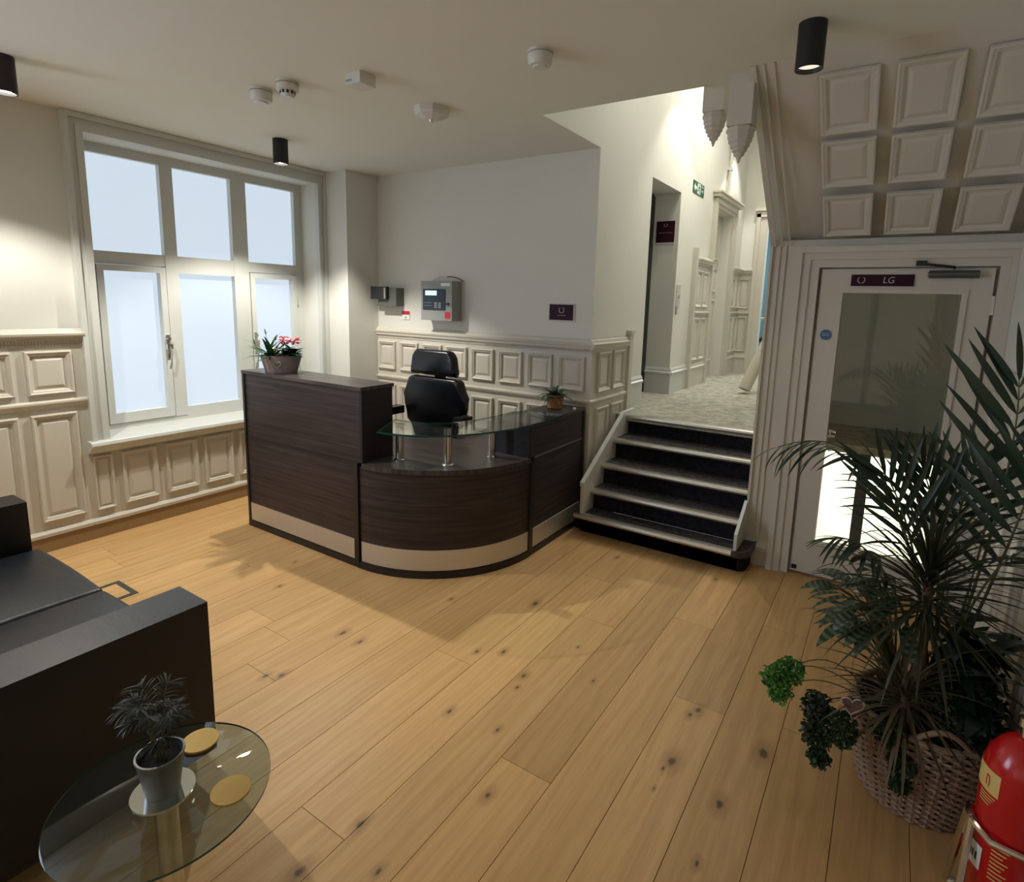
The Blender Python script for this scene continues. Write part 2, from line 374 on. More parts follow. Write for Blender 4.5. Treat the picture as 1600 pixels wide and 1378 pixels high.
# ============================================================ STRUCTURE
# floor: slab with planks laid along Y
floor = box('floor', -4.6, 2.6, -3.6, 4.0, -.15, -.012, OAK, kind='structure')
PW = .2162; x_left = -.209
known = {  # column index k (right edge x = -.209 - PW*k) -> plank joints (y)
    3: [1.59, 3.75], 1: [2.31], 2: [2.94, 1.0], 6: [1.963], 5: [1.032, 3.1], 4: [2.65], 7: [.75, 2.9]}
for k in range(-3, 21):
    xr = x_left - PW * k; xl = xr - PW
    xl = max(xl, -4.56)
    if xr - xl < .02: continue
    js = sorted(known.get(k, []))
    y = -1.0; ends = [-1.0]
    first = js[0] if js else random.uniform(.2, 2.2)
    while first > .3: first -= 2.1
    base = []
    if js:
        base = list(js)
        if js[0] > 1.2: base.append(js[0] - 2.1)
        if js[-1] < 2: base.append(js[-1] + 2.1)
    else:
        t = first
        while t < 3.9: base.append(t); t += 2.1
    ends = [-1.0] + sorted(b for b in base if -.7 < b < 3.75) + [3.99]
    for a, b in zip(ends, ends[1:]):
        MB().box(xl + .0012, xr - .0012, a + .0010, b - .0010, -.011, 0).build('plank', OAK, floor, bevel=.0012, seg=1).color = (*([.84 if (k == 3 and a > 1.5) else (.88 if (k == 1 and a > 2) else random.uniform(.93, 1.07))] * 3), 1)

# left wall with window opening
WY0, WY1, WZ0, WZ1 = 1.71, 3.49, .665, 2.70
mb = MB()
mb.box(-4.95, -4.53, -3.6, WY0, -.1, CZ); mb.box(-4.95, -4.53, WY1, 4.07, -.1, CZ)
mb.box(-4.95, -4.53, WY0, WY1, -.1, WZ0); mb.box(-4.95, -4.53, WY0, WY1, WZ1, CZ)
wl = mb.build('wall_left', PLASTER, kind='structure')
box('wainscot', -4.53, WX - .003, -1.2, 1.62, .0, 1.40, PUTTY, wl)
box('wainscot', -4.53, WX - .003, 1.62, 3.57, .0, .60, PUTTY, wl)
for i in range(8):
    y1 = 1.54 - i * .307; y0 = y1 - .247
    panel_px(wl, WX - .003, y0, y1, 1.035, 1.315); panel_px(wl, WX - .003, y0, y1, .20, .91)
for a, b in ((1.60, 1.72), (1.772, 2.008), (2.066, 2.303), (2.353, 2.589), (2.64, 2.876), (2.93, 3.166), (3.22, 3.456)):
    panel_px(wl, WX - .003, a, b, .20, .583)
prof_x('dado_rail', [(0, 1.335), (.006, 1.335), (.006, 1.36), (.024, 1.385), (.026, 1.40), (.05, 1.412), (.052, 1.425), (.03, 1.43), (.012, 1.452), (0, 1.455)], WX - .003, -1.2, 1.612, PUTTY, wl)
prof_x('mid_rail', [(0, .945), (.012, .948), (.022, .965), (.03, .978), (.03, .99), (.008, .996), (0, 1.0)], WX - .003, -1.2, 1.606, PUTTY, wl)
mb = MB()
y = .2
while y < 1.6:
    mb.box(WX - .003, WX + .020, y, y + .010, 1.366, 1.381); mb.box(WX - .003, WX + .012, y + .002, y + .008, 1.345, 1.356); y += .0165
mb.build('dentil_moulding', PUTTY, wl, kind='stuff')
# pier in the corner
box('trim_1', -4.53, -4.205, 3.57, BY + .02, 0, CZ, PLASTER, kind='structure')
bl = prof_x('baseboard_left', [(0, 0), (.012, 0), (.012, .1), (.022, .104), (.024, .125), (.012, .14), (0, .146)], WX - .004, -1.2, 3.569, [PUTTY, SKIRT], kind='structure')
for p in bl.data.polygons:
    c = p.center
    if c.z < .1 and p.normal.x > .5: p.material_index = 1

# back wall
wb = box('wall_back', -4.9, SX - .001, BY + .012, BY + .15, -.1, CZ, PLASTER, kind='structure')
box('wainscot', -4.204, SX, BY, BY + .012, 0, 1.40, PUTTY, wb)
for i in range(8):
    x1 = -3.96 + i * .2865; x0 = x1 - .23
    panel_ny(wb, BY, x0, x1, 1.033, 1.302); panel_ny(wb, BY, x0, x1, .20, .888)
CAP = [(0, 1.335), (.006, 1.335), (.008, 1.358), (.022, 1.362), (.024, 1.378), (.032, 1.39), (.034, 1.402), (.012, 1.408), (.008, 1.43), (0, 1.436)]
MID = [(0, .93), (.008, .932), (.016, .945), (.022, .955), (.022, .966), (.006, .972), (0, .975)]
prof_y('dado_rail', CAP, BY, -4.204, SX + .02, PUTTY, wb); prof_y('mid_rail', MID, BY, -4.204, SX + .012, PUTTY, wb)
mb = MB(); x = -2.9
while x < -1.9: mb.box(x, x + .006, BY - .020, BY, 1.344, 1.356); x += .0135
mb.build('dentil_moulding', PUTTY, wb, kind='stuff')
prof_y('baseboard_back', [(0, 0), (.012, 0), (.012, .1), (.022, .104), (.024, .125), (.012, .14), (0, .146)], BY, -4.2, SX, PUTTY, kind='structure')

# corridor left wall (continues the side of the stairs), lift recess and second doorway
mb = MB(); T = SX - .16
mb.box(T, SX, 3.05, BY + .01, CZ + .001, VZ)
mb.box(T, SX, BY + .151, 4.985, -.1, VZ); mb.box(T, SX, BY + .011, BY + .152, -.1, VZ)
mb.box(T - .2, SX, 4.985, 5.78, -.1, UF - .002); mb.box(T - .2, SX, 4.985, 5.78, 2.81, VZ)
mb.box(T - .2, SX, 5.78, 7.06, -.1, VZ); mb.box(T, SX, 7.06, 7.85, 2.86, VZ); mb.box(T, SX, 7.06, 7.85, -.1, UF - .002)
mb.box(T, SX, 7.85, 8.66, -.1, VZ); mb.box(T - .2, T, 4.785, 4.985, -.1, VZ)
wc = mb.build('wall_corridor_left', PLASTER, kind='structure')
box('door_lift', T - .14, T - .115, 4.98, 5.785, UF, 2.83, plain('lift_dark', (22, 26, 32), .3, noise=.1), kind='structure').name = 'door_2'
d2 = bpy.data.objects['door_2']
box('door_leaf', T - .112, T - .10, 4.99, 5.36, UF + .002, 2.79, plain('lift_leaf', (24, 28, 34), .4, 0, noise=.05), d2)
box('door_leaf', T - .112, T - .10, 5.364, 5.775, UF + .002, 2.79, plain('lift_leaf2', (34, 38, 44), .3, .5, noise=.05), d2)
# wainscot return on stair side
box('wainscot', SX, SX + .012, BY - .001, 4.61, 0, 1.40, PUTTY, wc)
panel_px(wc, SX + .012, 4.01, 4.245, 1.02, 1.335); panel_px(wc, SX + .012, 4.29, 4.525, 1.02, 1.335)
panel_px(wc, SX + .012, 4.01, 4.245, .30, .90); panel_px(wc, SX + .012, 4.29, 4.525, .60, .90)
prof_x('dado_rail', CAP, SX + .012, BY - .034, 4.60, PUTTY, wc); prof_x('mid_rail', MID, SX + .012, BY - .02, 4.585, PUTTY, wc)
box('pilaster', SX, SX + .035, 4.60, 4.67, UF - .3, 1.46, PUTTY, wc, bevel=.004); box('pilaster_cap', SX, SX + .048, 4.59, 4.68, 1.46, 1.49, PUTTY, wc, bevel=.006)
BASEH = [(0, UF), (.016, UF), (.016, UF + .2), (.026, UF + .205), (.028, UF + .222), (.016, UF + .232), (.014, UF + .25), (.004, UF + .268), (0, UF + .27)]
prof_x('baseboard_corridor', BASEH, SX, 4.67, 4.985, SATIN, kind='structure')
prof_y('baseboard_lift', BASEH, 5.78, T - .10, SX + .016, SATIN, kind='structure').name = 'baseboard_corridor.001'
prof_x('baseboard_corridor', BASEH, SX, 5.781, 6.30, SATIN, kind='structure')
# far wainscot on corridor wall
def far_wain(parent, y0, y1):
    box('wainscot', SX, SX + .018, y0, y1, UF, UF + 1.42, PUTTY, parent)
    prof_x('dado_rail', [(o * 1.6, z + UF + .02) for o, z in CAP], SX + .018, y0, y1, PUTTY, parent)
    prof_x('mid_rail', [(o * 1.3, z + UF - .12) for o, z in MID], SX + .018, y0, y1, PUTTY, parent)
    prof_x('skirting', [(o, z) for o, z in BASEH], SX + .018, y0, y1, PUTTY, parent)
far_wain(wc, 6.36, 6.94); far_wain(wc, 7.98, 8.49)
box('pilaster', SX, SX + .05, 6.30, 6.36, UF, 2.33, PUTTY, wc, bevel=.004)
for a, b in ((6.40, 6.62), (6.66, 6.88), (8.02, 8.22), (8.25, 8.45)):
    panel_px(wc, SX + .018, a, b, UF + .90, UF + 1.30); panel_px(wc, SX + .018, a, b, UF + .30, UF + .78)
# second doorway: architrave + recessed panelled door
d3 = box('door_3', SX - .17, SX - .13, 7.06, 7.85, UF, 2.86, PUTTY, kind='structure')
panel_px(d3, SX - .13, 7.14, 7.43, UF + .2, UF + 1.0); panel_px(d3, SX - .13, 7.48, 7.77, UF + .2, UF + 1.0)
panel_px(d3, SX - .13, 7.14, 7.43, UF + 1.1, UF + 1.4); panel_px(d3, SX - .13, 7.48, 7.77, UF + 1.1, UF + 1.4)
panel_px(d3, SX - .13, 7.14, 7.77, UF + 1.5, UF + 1.95)
box('name_plate', SX - .132, SX - .125, 7.50, 7.66, UF + 1.41, UF + 1.49, BURG, d3, label='small dark name plate')
A3 = [(0, 0), (.055, 0), (.06, .02), (.045, .05), (.03, .06), (.028, .11), (.012, .13), (0, .14)]
mb = MB()
mb.box(SX, SX + .05, 6.94, 7.0, UF, 2.95); mb.box(SX, SX + .025, 7.0, 7.06, UF, 2.90); mb.box(SX, SX + .05, 7.91, 7.97, UF, 2.95); mb.box(SX, SX + .025, 7.85, 7.91, UF, 2.90)
mb.box(SX, SX + .025, 7.06, 7.85, 2.86, 2.91); mb.box(SX, SX + .05, 7.0, 7.91, 2.90, 2.96); mb.box(SX, SX + .09, 6.9, 8.01, 2.96, 3.0); mb.box(SX, SX + .11, 6.88, 8.03, 3.0, 3.02)
mb.build('door_architrave', PUTTY, d3)
# corridor end wall with doorway to the blue room
EY = 8.5
mb = MB(); mb.box(SX - .1, -1.60, EY, EY + .15, -.1, VZ); mb.box(-1.60, -.70, EY, EY + .15, 2.92, VZ); mb.box(-.75, .9, EY, EY + .15, -.1, VZ)
we = mb.build('wall_corridor_end', PLASTER, kind='structure')
box('wainscot', SX + .018, -1.73, EY - .015, EY, UF, UF + 1.42, PUTTY, we)
prof_y('dado_rail', [(o * 1.6, z + UF + .02) for o, z in CAP], EY - .015, SX + .018, -1.73, PUTTY, we)
prof_y('mid_rail', [(o * 1.3, z + UF - .12) for o, z in MID], EY - .015, SX + .018, -1.73, PUTTY, we)
prof_y('skirting', BASEH, EY - .015, SX + .018, -1.73, PUTTY, we)
panel_ny(we, EY - .015, -1.90, -1.76, UF + .90, UF + 1.30); panel_ny(we, EY - .015, -1.90, -1.76, UF + .30, UF + .78)
mb = MB(); mb.box(-1.73, -1.68, EY - .06, EY, UF, 2.97); mb.box(-1.68, -1.60, EY - .035, EY, UF, 2.92); mb.box(-1.73, -.7, EY - .06, EY, 2.92, 3.0); mb.box(-1.75, -.7, EY - .09, EY, 3.0, 3.04)
mb.build('door_architrave', PUTTY, we)
# corridor floor, right wall, void ceiling, blue room
lf = box('floor_upper', SX - .4, .9, 4.41, 11.5, UF - .05, UF, CARP, kind='structure')
box('wall_corridor_right', -.705, -.56, 4.06, EY, -.1, VZ, PLASTER, kind='structure')
box('wall_void_front', T, .6, 2.97, 3.049, CZ + .121, VZ, PLASTER, kind='structure')
box('ceiling_upper', T, .9, 2.9, EY + .15, VZ, VZ + .1, CEIL, kind='structure')
mb = MB(); mb.box(-2.4, .5, 11.3, 11.4, UF, 3.4); mb.box(-2.4, -2.3, EY + .15, 11.4, UF, 3.4); mb.box(.4, .5, EY + .15, 11.4, UF, 3.4); mb.box(-2.4, .5, EY + .15, 11.4, 3.4, 3.5)
mb.build('wall_far_room', BLUEW, kind='structure')

# door wall on the right with column, architrave, door
mb = MB(); mb.box(-.705, -.42, DY, DY + .14, -.1, 2.12); mb.box(-.42, .43, DY, DY + .14, 1.955, 2.12); mb.box(.43, RX + .1, DY, DY + .14, -.1, 2.12)
wd = mb.build('wall_door', PUTTY, kind='structure')
mb = MB(); mb.box(-.55, -.515, DY - .045, DY, .0, 2.075); mb.box(-.515, -.47, DY - .03, DY, 0, 2.04); mb.box(-.47, -.42, DY - .018, DY, 0, 2.0)
mb.box(.43, .47, DY - .018, DY, 0, 2.0); mb.box(.47, RX - .001, DY - .03, DY, 0, 2.0)
mb.box(-.515, RX - .001, DY - .044, DY, 2.04, 2.075); mb.box(-.47, RX - .001, DY - .03, DY, 2.0, 2.04); mb.box(-.42, .43, DY - .018, DY, 1.955, 2.0)
mb.build('architrave', PUTTY, wd)
mb = MB(); mb.box(-.44, -.385, DY + .048, DY + .07, 0, 1.98); mb.box(.395, .45, DY + .048, DY + .07, 0, 1.98); mb.box(-.385, .395, DY + .048, DY + .07, 1.92, 1.98); mb.box(-.385, .395, DY + .048, DY + .07, -.05, .06); mb.build('door_stop', PUTTY, wd)
mb = MB()
for xx in (-.655, -.62): mb.box(xx, xx + .008, DY - .012, DY, .16, 2.09)
mb.box(-.705, -.69, DY - .02, DY, 0, 2.09); mb.build('column_bead', PUTTY, wd, bevel=.003)
prof_y('baseboard_right', [(0, 0), (.014, 0), (.014, .1), (.028, .105), (.03, .13), (.016, .15), (0, .17)], DY, -.706, -.551, [PUTTY, SKIRT], kind='structure')

# sloping panelled underside of the upper stairs
SY0, SZ0, SY1, SZ1 = 2.97, CZ, DY, 2.09
sl = math.hypot(SY1 - SY0, SZ1 - SZ0); ang = math.atan2(SZ1 - SZ0, SY1 - SY0)
mb = MB(); mb.poly([(-.705, SY0, SZ0), (-.705, SY1 + .14, SZ1), (-.705, SY1 + .14, CZ + .3), (-.705, SY0, CZ + .3)], (RX + .805, 0, 0))
so = mb.build('ceiling_sloped', PUTTY, kind='structure')
n_out = Vector((0, math.sin(ang), -math.cos(ang)))   # points down / towards the room
if n_out.z > 0: n_out = -n_out
dv = Vector((0, math.cos(ang), math.sin(ang)))
def on_slope(x, s, h=0): return Vector((x, SY0, SZ0)) + dv * s + n_out * h
rotm = Matrix((Vector((1, 0, 0)), n_out.cross(Vector((1, 0, 0))), n_out)).transposed()
for x0, x1 in ((-.412, -.172), (-.112, .128), (.196, .436)):
    for s0, s1 in ((.098, .425), (.463, .758), (.822, 1.125)):
        link('panel', panel_mesh(x1 - x0, s1 - s0, PUTTY, .65), so, on_slope((x0 + x1) / 2, (s0 + s1) / 2), rotm.to_euler())
def slope_strip(name, x0, x1, h, s0=0, s1=sl):
    a = [on_slope(x0, s0), on_slope(x1, s0), on_slope(x1, s0, h), on_slope(x0, s0, h)]
    return MB().poly(a, dv * (s1 - s0)).build(name, PUTTY, so, bevel=.003)
slope_strip('string_board', -.705, -.672, .010); slope_strip('bead', -.645, -.635, .006); slope_strip('bead', -.60, -.592, .006)

# right wall with wainscot
wr = box('wall_right', RX, RX + .12, .74, DY, -.1, CZ, PLASTER, kind='structure')
box('wainscot', RX - .012, RX, .75, DY - .046, 0, 1.40, PUTTY, wr)
for i in range(9):
    y1 = 3.83 - i * .307
    panel_nx(wr, RX - .012, y1 - .247, y1, 1.035, 1.315); panel_nx(wr, RX - .012, y1 - .247, y1, .20, .91)
prof_x('dado_rail', [(o * .7, z) for o, z in CAP], RX - .012, .75, DY - .046, PUTTY, wr, s=-1)
prof_x('mid_rail', [(o * .6, z) for o, z in MID], RX - .012, .75, DY - .046, PUTTY, wr, s=-1)
box('wall_right_return', RX + .12, 2.6, .74, .86, -.1, CZ, PLASTER, kind='structure').name = 'wall_right.001'
box('wall_side', 2.5, 2.6, -3.6, .74, -.1, CZ, PLASTER, kind='structure').name = 'wall_right.002'
box('wall_front', -4.95, 2.6, -3.7, -3.6, -.1, CZ, PLASTER, kind='structure')
REAR_FILL = emis('rear_fill_glow', (255, 238, 208), REAR_FILL_LIGHT); SIDE_FILL = emis('side_fill_glow', (214, 228, 255), SIDE_FILL_LIGHT)
w3 = box('fill_panel_rear', -3.0, .6, -3.6, -3.55, .05, 2.55, SATIN, kind='structure')  # unseen rear panel added for fill; its panes glow into the room
for i in range(4): box('pane', -2.93 + i * .885, -2.15 + i * .885, -3.55, -3.545, .12, 2.48, REAR_FILL, w3)
w2 = box('fill_panel_side', -4.53, -4.48, -2.0, -.2, .68, 2.7, SATIN, kind='structure')  # unseen side panel added for fill; glowing panes brighten the ceiling
for i in range(3): box('pane', -4.48, -4.475, -1.94 + i * .58, -1.42 + i * .58, .74, 2.64, SIDE_FILL, w2)
# ceiling with the opening over the stairs
mb = MB(); mb.box(-4.95, SX - .003, -3.7, BY + .15, CZ, CZ + .12); mb.box(SX - .003, -.705, -3.7, 3.12, CZ, CZ + .12); mb.box(-.705, 2.6, -3.7, 2.97, CZ, CZ + .12)
ce = mb.build('ceiling', CEIL, kind='structure')

# window
wn = thing('window_1', 'tall six-pane frosted window with grey-white frame in the left wall', 'window', (WX, WY0, WZ0), kind='structure')
FX = -4.76
mb = MB()
for a, b, c, d_, zt0, zt1, o in ((1.602, 1.632, 3.545, 3.569, 2.775, CZ - .003, .05), (1.632, 1.670, 3.515, 3.545, 2.738, 2.775, .026), (1.670, 1.71, 3.49, 3.515, 2.70, 2.738, .036)):
    mb.box(-4.53, WX + o - .01, a, b, .69, zt0); mb.box(-4.53, WX + o - .01, c, d_, .69, zt0); mb.box(-4.53, WX + o - .01, a, d_, zt0, zt1)
mb.build('architrave', SATIN, wn)
def frame(y0, y1, z0, z1, x0=FX - .04, x1=FX + .03): mbf.box(x0, x1, y0, y1, z0, z1)
mbf = MB()
frame(WY0, 1.802, .70, 2.70); frame(3.412, WY1, .70, 2.70); frame(1.802, 3.412, 2.635, 2.70); frame(1.802, 3.412, .70, .735)
frame(2.268, 2.36, .735, 2.635, x1=FX + .036); frame(2.812, 2.945, .735, 2.635, x1=FX + .036)
frame(1.802, 2.268, 1.895, 1.98); frame(2.36, 2.812, 1.895, 1.98); frame(2.945, 3.412, 1.895, 1.98)
frame(2.36, 2.812, .735, .80); frame(2.36, 2.812, 1.85, 1.895)
mbf.build('window_frame', SATIN, wn, bevel=.003, seg=1)
def pane(p, y0, y1, z0, z1, x=FX - .012): box('pane', x - .006, x, y0, y1, z0, z1, PANE, p)
for a, b in ((1.802, 2.268), (2.36, 2.812), (2.945, 3.412)): pane(wn, a, b, 1.98, 2.635)
pane(wn, 2.36, 2.812, .80, 1.85)
for a, b in ((1.808, 2.262), (2.951, 3.406)):
    mb = MB(); z0, z1 = .741, 1.888; r = .042
    mb.box(FX - .03, FX + .042, a, a + r, z0, z1); mb.box(FX - .03, FX + .042, b - r, b, z0, z1); mb.box(FX - .03, FX + .042, a + r, b - r, z1 - r, z1); mb.box(FX - .03, FX + .042, a + r, b - r, z0, z0 + .075)
    s = mb.build('casement', SATIN, wn, bevel=.003, seg=1)
    pane(s, a + r, b - r, z0 + .075, z1 - r)
    yy = b - .02 if a < 2 else a + .02
    mb = MB(); mb.box(FX + .042, FX + .052, yy - .012, yy + .012, 1.20, 1.38); mb.box(FX + .05, FX + .075, yy - .02, yy + .02, 1.27, 1.31)
    mb.tube([(FX + .07, yy, 1.29), (FX + .085, yy + .004, 1.25), (FX + .082, yy - .004, 1.17), (FX + .075, yy - .012, 1.12)], [.007, .008, .006, .010], 8)
    mb.lathe([(.013, 0), (.013, .02)], (FX + .052, yy, 1.35), 10, 'X')
    mb.build('casement_fastener', CHROME, s, smooth=True)
for z in (1.62, 1.0): box('hinge', FX + .03, FX + .05, 3.402, 3.414, z, z + .08, CHROME, wn)
MB().poly([(FX + .03, 0, .70), (FX + .03, 0, .655), (-4.52, 0, .60), (-4.49, 0, .604), (-4.465, 0, .63), (-4.44, 0, .648), (-4.43, 0, .665), (-4.436, 0, .684), (-4.45, 0, .69)], (0, 3.568 - 1.58, 0)).build('window_sill', SATIN, wn)
bpy.data.objects['window_sill'].location.y = 1.58

# ============================================================ STAIRS
NO = [(3.65, .16), (3.79, .32), (3.96, .48), (4.17, .64), (4.41, .80)]
st = thing('staircase', 'five carpeted steps with aluminium nosings rising to the corridor', 'stairs', (-1.3, 3.7, 0))
XL, XR = -1.80, -.706
for i, (y, z) in enumerate(NO):
    xl, xr = (XL, XR) if i else (-1.875, -.665)
    yn = NO[i + 1][0] + .055 if i < 4 else 4.6
    z0 = NO[i - 1][1] if i else 0
    ry = y + (.055 if i else .085)
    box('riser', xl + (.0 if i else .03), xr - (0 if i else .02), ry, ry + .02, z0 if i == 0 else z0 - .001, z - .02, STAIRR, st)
    if i < 4:
        if i == 0:
            pts = [(xl, 3.91), (xl, y + .03), (xl + .012, y + .005), (xl + .03, y)]
            for k in range(9):
                a = R(-90 + k * 90 / 8); pts.append((xr - .0 + .09 * math.cos(a) - .05, y + .09 + .09 * math.sin(a)))
            pts += [(xr + .04, 3.915), (XR, 3.915), (XR, yn), (XL, yn), (XL, 3.915)]
            MB().poly([(a, b, z - .032) for a, b in pts], (0, 0, .030)).build('tread', STAIRC, st, bevel=.003)
            MB().box(XL, XR, yn - .001, yn + .01, z - .1, z - .03)
            # rounded carpeted block under the bull-nose
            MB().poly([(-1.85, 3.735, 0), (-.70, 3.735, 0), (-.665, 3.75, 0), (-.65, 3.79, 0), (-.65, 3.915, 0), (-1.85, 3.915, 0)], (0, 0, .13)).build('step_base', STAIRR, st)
        else:
            box('tread', xl, xr, y + .02, yn, z - .03, z - .001, STAIRC, st)
    prof = [(0, z - .034), (-.004, z - .030), (-.008, z - .018), (-.004, z - .004), (.004, z + .003), (.045, z + .003), (.045, z - .002), (.01, z - .006), (.008, z - .034)]
    xe = xr - .06 if i == 0 else xr
    MB().poly([(xl + .012 if i == 0 else xl, y + a, b) for a, b in prof], (xe - xl - (.012 if i == 0 else 0), 0, 0)).build('nosing', NOSE, st)
# carpet strip under last nosing so the landing meets it
box('tread', XL, XR, 4.42, 4.47, UF - .04, UF + .0005, CARP, st)
# rubber corner of bottom nosing
pts = []
for k in range(9):
    a = R(-90 + k * 90 / 8); pts.append((-.715 + .092 * math.cos(a), 3.742 + .094 * math.sin(a)))
pts = [(-.725, 3.646)] + pts + [(-.623, 3.914), (-.635, 3.914)] + [(-.715 + .08 * math.cos(R(k)), 3.742 + .08 * math.sin(R(k))) for k in (0, -30, -60, -90)] + [(-.725, 3.662)]
MB().poly([(a, b, .122) for a, b in pts], (0, 0, .042)).build('nosing_corner', plain('rubber_corner', (62, 60, 62), .4), st)
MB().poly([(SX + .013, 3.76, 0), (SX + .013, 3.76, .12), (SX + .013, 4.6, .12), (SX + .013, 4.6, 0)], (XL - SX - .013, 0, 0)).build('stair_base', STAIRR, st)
sb = MB().poly([(XL - .026, 3.672, .16), (XL - .026, 3.672, .37), (XL - .026, 4.37, .80), (XL - .026, 4.60, .80), (XL - .026, 4.60, .16)], (.026, 0, 0)).build('stringer', PUTTY, st, bevel=0)
MB().poly([(XL - .03, 3.665, .37), (XL - .03, 3.665, .40), (XL - .03, 4.37, .83), (XL - .03, 4.60, .83), (XL - .03, 4.60, .80), (XL - .03, 4.37, .80)], (.034, 0, 0)).build('stringer_cap', SATIN, st)
MB().poly([(-.72, 3.67, .16), (-.72, 3.67, .27), (-.72, 3.915, .43), (-.72, 3.915, .16)], (.02, 0, 0)).build('stringer', SATIN, st)

# ============================================================ LIFT / CORRIDOR fittings
def crest(parent, x, y, z, r, mat, face='Y'):
    mb = MB()
    for s in (1, -1):
        pts = []
        for k in range(8):
            a = R(-80 + k * 20) if s > 0 else R(260 - k * 20)
            u, v = math.cos(a) * r, math.sin(a) * r
            pts.append((x + u, y - .001, z + v) if face == 'Y' else (x + .001, y + u, z + v))
        mb.tube(pts, r * .11, 5)
        for k in (1, 3, 5):
            p = Vector(pts[k]); c = Vector((x, y, z)); d = (p - c); mb.tube([c + d * .8, c + d * 1.22], r * .09, 4)
    return mb.build('emblem', mat, parent)
t = thing('lift_sign', 'tall dark burgundy notice on the white reveal beside the dark lift doorway', 'sign', (-2.05, 5.77, 2.45))
box('sign_plate', -2.145, -1.957, 5.772, 5.78, 2.335, 2.545, BURG, t); crest(t, -2.05, 5.770, 2.505, .016, SILV)
box('sign_holder', -2.15, -1.952, 5.768, 5.779, 2.320, 2.335, SATIN, t)
box('print_line', -2.12, -1.98, 5.7712, 5.772, 2.43, 2.432, SILV, t)
t = thing('lift_call_plate', 'brushed steel lift call plate on the white wall right of the lift doorway', 'control panel', (SX, 5.87, 1.8))
box('face_plate', SX, SX + .012, 5.82, 5.93, 1.70, 1.92, STEEL, t, bevel=.003); MB().lathe([(.018, 0), (.018, .006)], (SX + .012, 5.875, 1.80), 16, 'X').build('button', CHROME, t)
box('tag', SX, SX + .01, 5.83, 5.87, 1.62, 1.69, GREYBOX, t)
t = thing('exit_sign', 'green and white emergency exit sign on the corridor wall above the lift', 'sign', (SX, 6.31, 2.93))
MB().poly([(SX, 6.13, 2.875), (SX, 6.52, 2.875), (SX, 6.52, 3.0), (SX, 6.13, 3.0)], (.006, 0, 0)).build('sign_plate', GREEN, t)
X_ = SX + .0062
box('print_square', SX + .006, X_ + .0006, 6.275, 6.385, 2.885, 2.99, WHITE, t)
MB().poly([(X_, 6.15, 2.937), (X_, 6.20, 2.895), (X_, 6.20, 2.922), (X_, 6.255, 2.922), (X_, 6.255, 2.952), (X_, 6.20, 2.952), (X_, 6.20, 2.98)], (.0008, 0, 0)).build('arrow', WHITE, t)
mb = MB(); X3 = X_ + .0008
mb.lathe([(.009, 0), (.009, .0008)], (X3, 6.335, 2.972), 10, 'X')
for q in ([(6.335, 2.962), (6.322, 2.935)], [(6.322, 2.935), (6.340, 2.912), (6.352, 2.895)], [(6.322, 2.935), (6.305, 2.918), (6.288, 2.915)], [(6.333, 2.958), (6.312, 2.955), (6.302, 2.94)], [(6.333, 2.958), (6.35, 2.945), (6.362, 2.952)]):
    mb.tube([(X3, a, b) for a, b in q], .0045, 5)
mb.build('running_figure', GREEN, t)
text('lettering', 'Fire\nexit', .042, WHITE, t, face_x(X_, 6.455, 2.955))
# conduit
t = thing('wall_conduit', 'white cable conduit with clips running down the tall corridor wall', 'conduit', (SX, 7.47, 3))
MB().tube([(SX + .03, 7.49, VZ), (SX + .03, 7.46, 3.05)], .02, 10).build('conduit', WPLAST, t, smooth=True)
for z in (4.1, 3.75, 3.35): box('clip', SX, SX + .055, 7.44, 7.52, z, z + .03, WPLAST, t)
box('switch_box', SX, SX + .05, 7.43, 7.50, 2.98, 3.06, WPLAST, t, bevel=.004)
t = box('wall_switch', SX, SX + .02, 7.84, 7.92, 3.04, 3.14, WPLAST, bevel=.003, label='tiny white switch plate high on the corridor wall past the conduit', cat='switch')
# rolled carpet
t = thing('carpet_roll', 'pale roll of carpet leaning against the right side of the corridor', 'roll', (-1.29, 6.45, UF))
d = Vector((.32, .35, 1.0)).normalized(); a0 = Vector((-1.285, 6.38, UF + .045))
MB().tube([a0, a0 + d * 1.5], .062, 20).build('roll', plain('roll_backing', (196, 188, 172), .8, noise=.05), t, smooth=True)
MB().tube([a0 - d * .002, a0 + d * .03], .048, 18).build('roll_core', plain('roll_end', (150, 140, 122), .9, noise=.2, scale=60), t)
# blue room furniture glimpsed
t = thing('desk', 'white desk edge seen through the far blue doorway', 'desk', (-1.3, 10, UF))
box('desk_top', -1.9, -.8, 9.6, 10.3, UF + .72, UF + .76, WPLAST, t); box('leg', -1.88, -1.84, 9.62, 9.66, UF, UF + .72, WPLAST, t); box('leg', -1.45, -1.41, 9.62, 9.66, UF, UF + .72, WPLAST, t)
t = thing('chair', 'black chair in front of the white desk in the blue room', 'chair', (-1.45, 9.3, UF))
MB().box(-1.66, -1.28, 9.3, 9.36, UF + .5, UF + .92).build('backrest', PLAST, t, bevel=.02)
MB().box(-1.68, -1.26, 8.95, 9.36, UF + .42, UF + .48).build('seat', PLAST, t, bevel=.02)
MB().lathe([(.02, 0), (.02, .4)], (-1.47, 9.15, UF + .03), 10).build('column', CHROME, t); MB().tube([(-1.7, 9.15, UF + .025), (-1.24, 9.15, UF + .025)], .02, 6).tube([(-1.47, 8.92, UF + .025), (-1.47, 9.38, UF + .025)], .02, 6).build('base', PLAST, t)
t = thing('computer_screen', 'pale computer screen on the white desk in the blue room', 'screen', (-1.5, 9.9, UF + .76))
box('display', -1.72, -1.22, 9.9, 9.93, UF + .86, UF + 1.16, emis('far_display', (200, 220, 228), .5), t); MB().lathe([(.07, 0), (.015, .012), (.015, .16)], (-1.47, 9.95, UF + .7601), 16).build('foot', PLAST, t)

